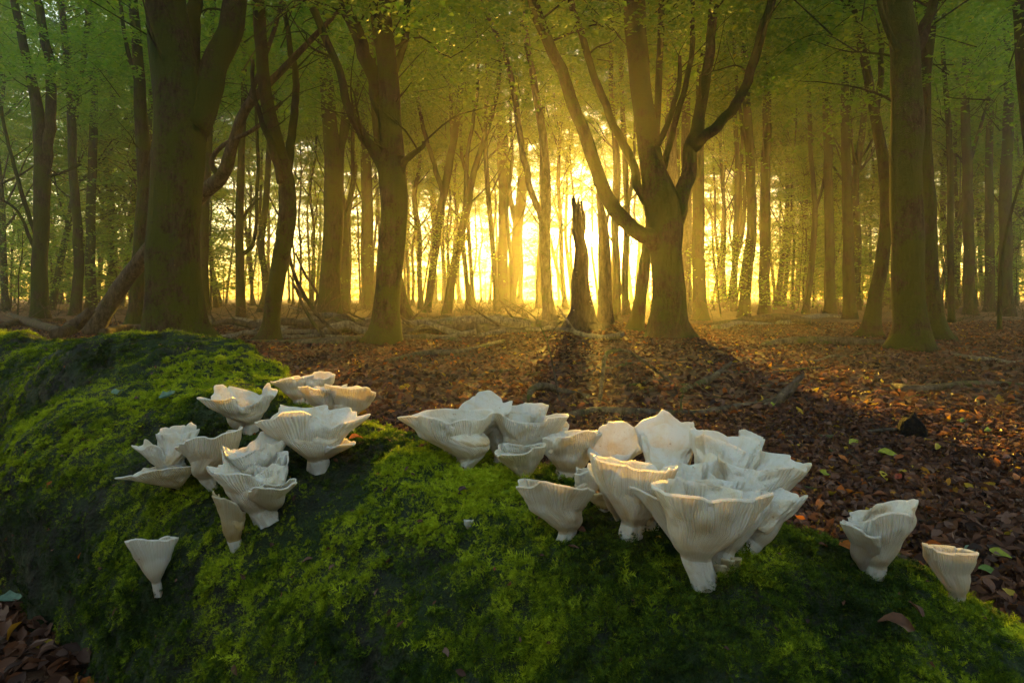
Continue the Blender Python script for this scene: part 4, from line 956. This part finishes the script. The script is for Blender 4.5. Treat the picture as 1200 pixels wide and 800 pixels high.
fallen('fallen_branch', [(66, 398, 14), (82, 385, 15, 11), (98, 372, 13, 11), (104, 366, 10, 11)], 'stubby grey log propped beside the leaning dead trunk', bark=M_DEAD, rough=0.2, jag=0.1)
fallen('fallen_branch', [(0, 384, 8), (25, 380, 10), (55, 386, 10), (78, 392, 9)], 'dark bough behind the far crest of the log', bark=M_DEAD)
fallen('fallen_branch', [(10, 372, 5), (40, 378, 6), (75, 376, 5)], 'thin grey bough beneath the thick grey beech', bark=M_DEAD)
fallen('fallen_branch', [(120, 392, 9), (145, 386, 9), (172, 385, 8)], 'short dark log at the foot of the leaning dead trunk', bark=M_DEAD)
fallen('fallen_branch', [(830, 381, 5, 16.88), (870, 376, 9, 16.62), (915, 372, 10, 16.38), (950, 377, 7, 16.12)], 'low heap-like bough lying at the low sunbeam', bark=M_DEAD, rough=0.3)
fallen('fallen_branch', [(640, 389, 10), (668, 384, 14), (690, 388, 12), (712, 386, 8)], 'dark rotten log at the foot of the snag', bark=M_SNAG, rough=0.25)
fallen('black_stump', [(1070, 516, 30), (1069, 506, 24, 3.22), (1067, 497, 21, 3.24), (1065, 489, 17, 3.25)], 'small black rotten stump sticking out of the leaves', 'stump', bark=bark_material('black rotten wood', (0.004, 0.004, 0.004), (0.015, 0.013, 0.011), (0.01, 0.012, 0.006), 0.2), seg=14, rough=0.45, jag=0.035)
fallen('leafless_sapling', [(657, 478, 2.4), (650, 440, 2.2, 4.1), (644, 410, 2, 4.1), (636, 388, 1.6, 4.1), (622, 368, 1.2, 4.1), (590, 350, 1, 4.1)], 'thin leafless sapling standing in front of the snag', 'sapling', seg=6, side=([(641, 400, 1.6, 4.1), (650, 385, 1.2, 4.1), (658, 376, 0.9, 4.1)], [(636, 388, 1.4, 4.1), (630, 375, 1, 4.15), (632, 360, 0.8, 4.2)]))
for px0, py0, px1, py1, w_, lb_ in ((488, 383, 560, 392, 6, 'thin grey limb poking out of the near end of the brush pile'), (560, 396, 668, 378, 7, 'pale limb crossing the far end of the brush pile'), (575, 372, 650, 380, 8, 'mossy log half sunk behind the brush pile'), (440, 392, 520, 374, 6, 'bare pole slanting behind the forked beech foot'), (270, 374, 345, 392, 6, 'bare pole lying across the pale log'), (310, 395, 420, 388, 7, 'mossy pole along the dark cross log'),
        (835, 386, 905, 380, 7, 'short bough near the leaning trunk at the low sunbeam'), (900, 378, 985, 372, 7, 'bough fading into the amber haze'), (1120, 418, 1200, 424, 6, 'thin bough on the litter past the twin trunks'), (940, 424, 1012, 415, 4, 'crooked stick on the litter between the moss capped log and the twins'), (700, 432, 760, 426, 4, 'low stick inside the hoop of the thin arched branch'), (735, 452, 800, 444, 4, 'grey stick under the thin arched branch'), (880, 452, 940, 448, 4, 'grey stick beyond the splintered stub'), (560, 440, 612, 428, 4, 'dark stick on the sunlit leaves left of the sapling'), (1100, 582, 1165, 570, 4, 'dark stick on the litter at the bottom edge side')):
    mx_, my_ = (px0 + px1) / 2 + rt0.normal(0, 4), (py0 + py1) / 2 + rt0.normal(0, 2)
    fallen('fallen_branch', [(px0, py0, w_ * 0.8), ((px0 + mx_) / 2, (py0 + my_) / 2 + rt0.normal(0, 1.5), w_), (mx_, my_, w_), ((px1 + mx_) / 2, (py1 + my_) / 2 + rt0.normal(0, 1.5), w_ * .8), (px1, py1, w_ * 0.45)], lb_, bark=M_PALE if w_ in (6, 7) else M_BRANCH, rough=0.18)
rl = np.random.default_rng(91)
for k_ in range(20):
    if k_ < 11: Yl = 10.5 + 6 * rl.random(); pxl = 225 + 240 * rl.random()
    else: Yl = 10.5 + 5 * rl.random(); pxl = 470 + 200 * rl.random()
    r0 = 0.045 + 0.065 * rl.random(); ln = 1.4 + 2.2 * rl.random(); a_ = rl.normal(0, 0.45) + (math.pi if rl.random() < .5 else 0)
    x0_ = (pxl - 600) / F * Yl; P = []
    for j in range(6):
        t_ = j / 5 - 0.5; xx = x0_ + math.cos(a_) * ln * t_ + rl.normal(0, .05); yy = Yl + math.sin(a_) * ln * t_ + rl.normal(0, .06)
        P.append(np.array([xx, yy, float(ground_z(xx, yy)) + r0 * (0.7 + 1.6 * max(0, rl.normal(0.3, 0.6)))]))
    b_ = P[0].copy(); mb = MB(); tube(mb, np.array(P) - b_, np.linspace(r0, r0 * .55, 6), 9, 5, 0.2, 3, 0, k_, kink=0.5, jag=0.08)
    if k_ % 2: d_ = P[3] - P[2]; tube(mb, [P[2] - b_, P[2] - b_ + d_ * .6 + np.array([0, -.12, .22]), P[2] - b_ + d_ * 1.1 + np.array([0, -.2, .45])], [r0 * .5, r0 * .35, r0 * .15], 6, 3, 0.15)
    link('fallen_limb', mb.mesh('fallen_limb', [(M_PALE, M_DEAD, M_BRANCH)[k_ % 3]]), None, b_, 'weathered limb in the low tangle of dead wood between the beech feet', 'branch', 'limbs in the tangle of dead wood')
# small dry twigs on the litter
rt = np.random.default_rng(5)
for k_ in range(46):
    py_ = 400 + 300 * rt.random() ** 1.6; px_ = 440 + 760 * rt.random() if py_ < 480 else 760 + 440 * rt.random()
    a_ = G(px_, py_); nl_ = a_[0] * LN[0] + a_[1] * LN[1]
    if nl_ < 1.25: continue
    an = rt.random() * 6.283; ln = 0.10 + 0.28 * rt.random(); kk = 5
    P = [np.array([0, 0, 0.0])]; an0 = an
    for j in range(kk):
        an += rt.normal(0, 0.3); P.append(P[-1] + np.array([math.cos(an), math.sin(an), rt.normal(0.04, 0.12)]) * ln / kk)
    mb = MB(); r0 = 0.0025 + 0.0035 * rt.random(); tube(mb, P, np.linspace(r0, r0 * .4, kk + 1), 6, 3, 0.1)
    if rt.random() < 0.6:
        j = 2; d = P[3] - P[2]; d2 = np.array([d[1], -d[0], abs(d[2])]) * (1 if rt.random() < .5 else -1)
        tube(mb, [P[2], P[2] + d * .6 + d2 * .7, P[2] + d * 1.5 + d2 * 1.6], [r0 * .6, r0 * .5, r0 * .2], 6, 3, 0.1)
    a_[2] += 0.018
    link('dry_twig', mb.mesh('dry_twig', [M_BRANCH]), None, a_, 'thin dry twig lying loose on the brown leaf litter', 'twig', 'dry twigs on the leaf litter')

# bracket fungi on the snag
bmb = MB(); nb = 12
Vb = []
for i in range(5):
    t_ = i / 4; rr_ = math.sin(0.15 + t_ * 1.3) if i < 4 else 1.0
    for j in range(nb):
        a_ = math.pi * j / (nb - 1); Vb.append((rr_ * math.cos(a_), -rr_ * math.sin(a_) * 0.85, 0.28 * math.cos(0.15 + t_ * 1.42)))
for j in range(nb):
    a_ = math.pi * j / (nb - 1); Vb.append((0.25 * math.cos(a_), -0.25 * math.sin(a_), -0.22))
Qb = [(i * nb + j, i * nb + j + 1, (i + 1) * nb + j + 1, (i + 1) * nb + j) for i in range(5) for j in range(nb - 1)]
M_BRK = bark_material('bracket fungus', (0.30, 0.26, 0.2), (0.6, 0.56, 0.48), (0.4, 0.38, 0.3), 0.2)
brk = mesh_from('bracket_fungus', Vb, Qb, mats=[M_BRK])
rb = np.random.default_rng(3); Ysn = CAMZ * F / (387 - HY)
for k_ in range(16):
    py_ = 315 + 62 * k_ / 16 + rb.normal(0, 2); sd = -1 if rb.random() < 0.35 else 1
    hwp = 9.3 + max(0, (py_ - 345) * 0.12)
    pt = at(684.5 + sd * hwp * (0.55 + 0.4 * rb.random()), py_, Ysn - 0.09 - 0.07 * rb.random())
    o = link('bracket_fungus', brk, sn); o.location = pt - np.array(sn.location); s_ = 0.035 + 0.03 * rb.random(); o.scale = (s_, s_, s_)
    o.rotation_euler = (0, 0, sd * 0.7)

# ------------------------------------------------------------------ leaves that stand out
def leaf_solid(name, col, trans=0.3):
    m, n, l, out = mat(name)
    tc = n.new('ShaderNodeTexCoord'); c = mixc(n, l, 0.7, col, ramp(n, l, noise(n, l, tc.outputs['Object'], 5, 3), [(0.3, (0.5, 0.45, 0.4)), (0.65, (1.2, 1.15, 1.0))]), 'MULTIPLY')
    p = nd(n, 'ShaderNodeBsdfPrincipled'); l.new(c, p.inputs['Base Color']); p.inputs['Roughness'].default_value = 0.5; p.inputs['Specular IOR Level'].default_value = 0.3
    t = nd(n, 'ShaderNodeBsdfTranslucent'); l.new(c, t.inputs[0]); mx = n.new('ShaderNodeMixShader'); mx.inputs[0].default_value = trans
    l.new(p.outputs[0], mx.inputs[1]); l.new(t.outputs[0], mx.inputs[2]); l.new(mx.outputs[0], out.inputs['Surface']); return m
LC = dict(green=leaf_solid('green leaf', (0.12, 0.22, 0.04)), yellow=leaf_solid('yellow leaf', (0.42, 0.34, 0.03)), lime=leaf_solid('lime leaf', (0.30, 0.36, 0.03)), orange=leaf_solid('orange leaf', (0.45, 0.15, 0.03)), red=leaf_solid('red leaf', (0.32, 0.05, 0.02)), teal=leaf_solid('pale blue-green leaf', (0.16, 0.28, 0.22)), brown=leaf_solid('brown bark flake', (0.12, 0.055, 0.03)), purple=leaf_solid('purple brown flake', (0.09, 0.05, 0.055)))
LEAFS = [((1000, 526), 'lime', 16, 0.3, 'lime green leaf lying flat above the tall tilted mushroom'), ((1040, 541), 'lime', 22, -0.2, 'big yellow-green leaf standing on edge in the litter'), ((1035, 571), 'yellow', 13, 1.4, 'narrow yellow leaf upright above the tall tilted mushroom'), ((968, 566), 'lime', 12, 2.4, 'small lime leaf near the glossy cap'), ((1052, 573), 'red', 10, 0.4, 'bright red leaf beside the narrow yellow leaf'),
 ((1158, 509), 'green', 12, 0.1, 'pale green leaf by itself past the black stump'), ((1128, 499), 'green', 10, 0.5, 'green leaf between the black stump and the pale green leaf'), ((1098, 532), 'yellow', 11, 0.8, 'yellow leaf below the short dark stick'), ((1190, 565), 'orange', 12, 0.3, 'orange leaf at the picture edge in the litter'), ((1172, 670), 'lime', 24, -0.5, 'long yellow-green leaf behind the last small funnel mushroom'), ((1158, 688), 'green', 22, -0.3, 'dark green leaf nearest the thin end of the log'), ((1137, 664), 'teal', 14, 0.2, 'bluish green leaf tucked by the last small funnel mushroom'),
 ((1015, 445), 'yellow', 9, 0.6, 'yellow leaf out in the open litter under the curving beech'), ((1033, 449), 'yellow', 8, 1.0, 'small yellow leaf close to the knobbly branch'), ((905, 481), 'lime', 11, 0.3, 'lime leaf leaning on the splintered stub'), ((960, 600), 'orange', 11, 0.9, 'orange leaf beside the thin pale stick'), ((1180, 545), 'purple', 13, 0.2, 'dull purple leaf near the orange leaf at the edge'), ((988, 549), 'orange', 9, 1.9, 'orange leaf between the lime leaves')]
leaf_shapes = {}
def lone_leaf(pos, nrm_, col, size, spin, label, cat='leaf', name='fallen_leaf', seed=0):
    key = (col, seed % 9)
    if key not in leaf_shapes:
        me = litter_protos[seed % 9].data.copy(); me.materials.clear(); me.materials.append(LC[col]); me.name = name; leaf_shapes[key] = me
    o = link(name, leaf_shapes[key], None, pos, label, cat)
    qt = Vector(nrm_).to_track_quat('Z', 'Y'); o.rotation_euler = (qt.to_matrix() @ Matrix.Rotation(spin, 3, 'Z')).to_euler(); o.scale = (size, size, size)
    return o
for k_, (p_, col, sp_x, spin, lb) in enumerate(LEAFS):
    g = G(*p_); s_ = max(sp_x * g[1] / F, 0.05); g[2] += 0.035
    lone_leaf(g, (0.1, -0.55, 0.8), col, s_, spin, lb, seed=k_)
for k_, (p_, col, sp_x, spin, lb) in enumerate([((997, 651), 'orange', 26, 0.2, 'orange brown beech leaf caught at the foot of the tall tilted mushroom'), ((138, 463), 'teal', 13, 0.3, 'small round blue-green leaf on the mossy crest'), ((197, 469), 'teal', 20, 0.8, 'pale blue-green leaf blade on the moss near the frilly mushroom'),
    ((545, 580), 'purple', 12, 0.2, 'purple brown flake on the moss left of the triangular funnel'), ((1048, 741), 'brown', 38, -0.3, 'curled brown bark flake low on the log near the end'), ((1064, 722), 'brown', 20, 0.9, 'narrow brown chip on the moss below the last mushrooms'), ((418, 520), 'orange', 18, 0.6, 'russet leaf beside the little white shelf'), ((430, 488), 'brown', 12, 1.2, 'brown leaf on the log edge near the crest group')]):
    h_, n_ = on_log(*p_)
    if h_ is None: continue
    lone_leaf(h_ + n_ * 0.014, n_, col, sp_x * h_[1] / F, spin, lb, seed=k_ + 2)
g = G(12, 729); g[2] += 0.05
lone_leaf(g, (0, -0.3, 1), 'teal', 30 * g[1] / F, 0.1, 'single dark green leaf on the ground in the lower corner', seed=4)

# ------------------------------------------------------------------ leafy understory far back
def understory(seed):
    r = np.random.default_rng(seed); mb = MB(); H = 9 + 2.5 * r.random()
    pts = [np.array([r.normal(0, .15) * t * 2, r.normal(0, .15) * t * 2, H * t]) for t in np.linspace(0, 1, 7)]
    tube(mb, pts, np.linspace(.06, .012, 7), 6, 3, 0)
    me, cs = crown_mesh('crown', seed, 0.5, H, 2.3, 100, 60, 0.19)
    for c in cs[::2]:
        t = np.clip((c[2] - 0.4) / H, .05, .95); p0 = np.array([0, 0, H * t]); p2 = c[:3]
        tube(mb, [p0, (p0 + p2) / 2 + np.array([0, 0, .1]), p2], [.018, .012, .004], 4, 2, 0)
    return mb.mesh('trunk', [M_BARK]), me
UND = [understory(700 + k_) for k_ in range(4)]
ru = np.random.default_rng(77); cu = 0
while cu < 84:
    if cu < 62: Yt = 61 + 16 * ru.random(); Xt = (ru.random() * 2 - 1) * Yt * 0.85
    else: Yt = 30 + 22 * ru.random(); Xt = Yt * (0.48 + 0.42 * ru.random()) * (1 if ru.random() < 0.7 else -1)
    ang = math.atan2(Xt, Yt) - SUN_AZ
    if -0.03 < ang < 0.10: continue
    if (-0.065 < ang < -0.018 or 0.030 < ang < 0.055 or -0.20 < ang < -0.13) and ru.random() < 0.7: continue
    tr, cr = UND[cu % 4]; cu += 1
    root = link('understory_tree', None, None, (Xt, Yt, float(ground_z(Xt, Yt)) - 0.02), 'short leafy understory tree with low sprays in the far glow', 'tree', 'leafy understory trees in the far glow')
    root.rotation_euler = (0, 0, ru.random() * 6.283); s_ = 0.75 + 0.5 * ru.random(); root.scale = (s_, s_, s_)
    link('trunk', tr, root); link('crown', cr, root)

# ------------------------------------------------------------------ brushwood far back
rb = np.random.default_rng(11); mb = MB()
for k_ in range(2600):
    Yu = 15 + 34 * rb.random(); Xu = (rb.random() * 2 - 1) * Yu * 0.95
    dens = fbm(np.array([[Xu * 0.25, Yu * 0.25, 0]]), 2)[0] + (0.35 if Xu < 2 else -0.1)
    if dens < 0.05: continue
    z = float(ground_z(Xu, Yu)); a = rb.random() * 6.283; ln = 0.5 + 0.9 * rb.random(); el = 0.15 + 1.0 * rb.random()
    d = np.array([math.cos(a) * math.cos(el), math.sin(a) * math.cos(el), math.sin(el)])
    p0 = np.array([Xu, Yu, z]); p1 = p0 + d * ln * .5 + rb.normal(0, .07, 3); p2 = p1 + d * np.array([1, 1, .5]) * ln * .5 + rb.normal(0, .1, 3)
    r0 = 0.006 + 0.010 * rb.random()
    tube(mb, [p0, p1, p2], [r0, r0 * .8, r0 * .4], 4, 2, 0)
    if rb.random() < .7:
        p3 = p1 + rb.normal(0, .25, 3) + np.array([0, 0, .15]); tube(mb, [p1, (p1 + p3) / 2 + rb.normal(0, .04, 3), p3], [r0 * .7, r0 * .5, r0 * .3], 4, 2, 0)
link('brushwood_undergrowth', mb.mesh('brushwood', [M_DEAD]), None, None, 'tangle of bare brushwood low between the far trees', 'undergrowth', kind='stuff')
# young beeches with low leafy sprays
def sapling(px, py, H, seed, label, lean=0.0, r=1.3, z0=0.3, ns=26):
    g = G(px, py); mb = MB(); rs = np.random.default_rng(seed)
    pts = [np.array([lean * t + rs.normal(0, .04) * t, rs.normal(0, .04), H * t]) for t in np.linspace(0, 1, 6)]
    tube(mb, pts, np.linspace(0.03, 0.008, 6), 7, 3, 0.05)
    me, cs = crown_mesh('crown', seed, z0, H, r, ns, 60, 0.085)
    for c in cs[::2]:
        t = np.clip((c[2] - 0.15) / H, 0.05, 0.95); p0 = np.array([lean * t, 0, H * t * 0.9]); p2 = np.array([c[0] + lean * t, c[1], c[2]])
        tube(mb, [p0, (p0 + p2) / 2 + np.array([0, 0, .08]), p2], [.010, .007, .003], 5, 2, 0)
    root = link('young_beech', None, None, g, label, 'tree')
    link('trunk', mb.mesh('trunk', [M_BARK]), root); link('crown', me, root)
sapling(517, 371, 3.6, 901, 'young beech with glowing yellow leaves in front of the sun glare', 0.8, 1.5, 1.2)
sapling(845, 373, 2.6, 902, 'low leafy young beech beside the candelabra beech', -0.3, 1.5, 0.3, 34)
sapling(20, 369, 4.2, 903, 'leafy young beech by the thick grey beech at the edge', 0.3, 2.2, 0.8, 40)
sapling(1105, 366, 4.0, 904, 'dim leafy young beech seen past the twin trunks', 0.2, 2.2, 0.6, 40)
sapling(1190, 364, 4.5, 905, 'dim leafy young beech at the far edge of the dim wood', 0.2, 2.4, 0.6, 40)
sapling(935, 365, 4.5, 906, 'young beech with amber leaves between two straight trunks', 0.3, 2.2, 1.4, 36)
sapling(350, 366, 4.4, 907, 'young beech with golden leaves left of the golden-lit trunk', 0.2, 2.0, 1.2, 36)
sapling(190, 364, 4.6, 908, 'young beech behind the massive dark trunk', 0.1, 2.0, 1.0, 36)


# ------------------------------------------------------------------ haze
hz = MB()
x0, x1, y0, y1, z0, z1 = -111, 111, -36, 145, -1.3, 34.0
hv = [(x, y, z) for x in (x0, x1) for y in (y0, y1) for z in (z0, z1)]
hq = [(0, 1, 3, 2), (4, 6, 7, 5), (0, 4, 5, 1), (2, 3, 7, 6), (0, 2, 6, 4), (1, 5, 7, 3)]
m, n, l, out = mat('morning haze')
pv = nd(n, 'ShaderNodeVolumePrincipled'); pv.inputs['Color'].default_value = (1.0, 0.96, 0.86, 1)
pv.inputs['Density'].default_value = HAZE; pv.inputs['Density Attribute'].default_value = ''; pv.inputs['Temperature Attribute'].default_value = ''; m.cycles.homogeneous_volume = True; pv.inputs['Anisotropy'].default_value = HAZE_ANISO
l.new(pv.outputs[0], out.inputs['Volume'])
link('haze', mesh_from('haze', hv, hq, smooth=False, mats=[m]), kind='stuff', label='thin golden morning haze filling the wood')
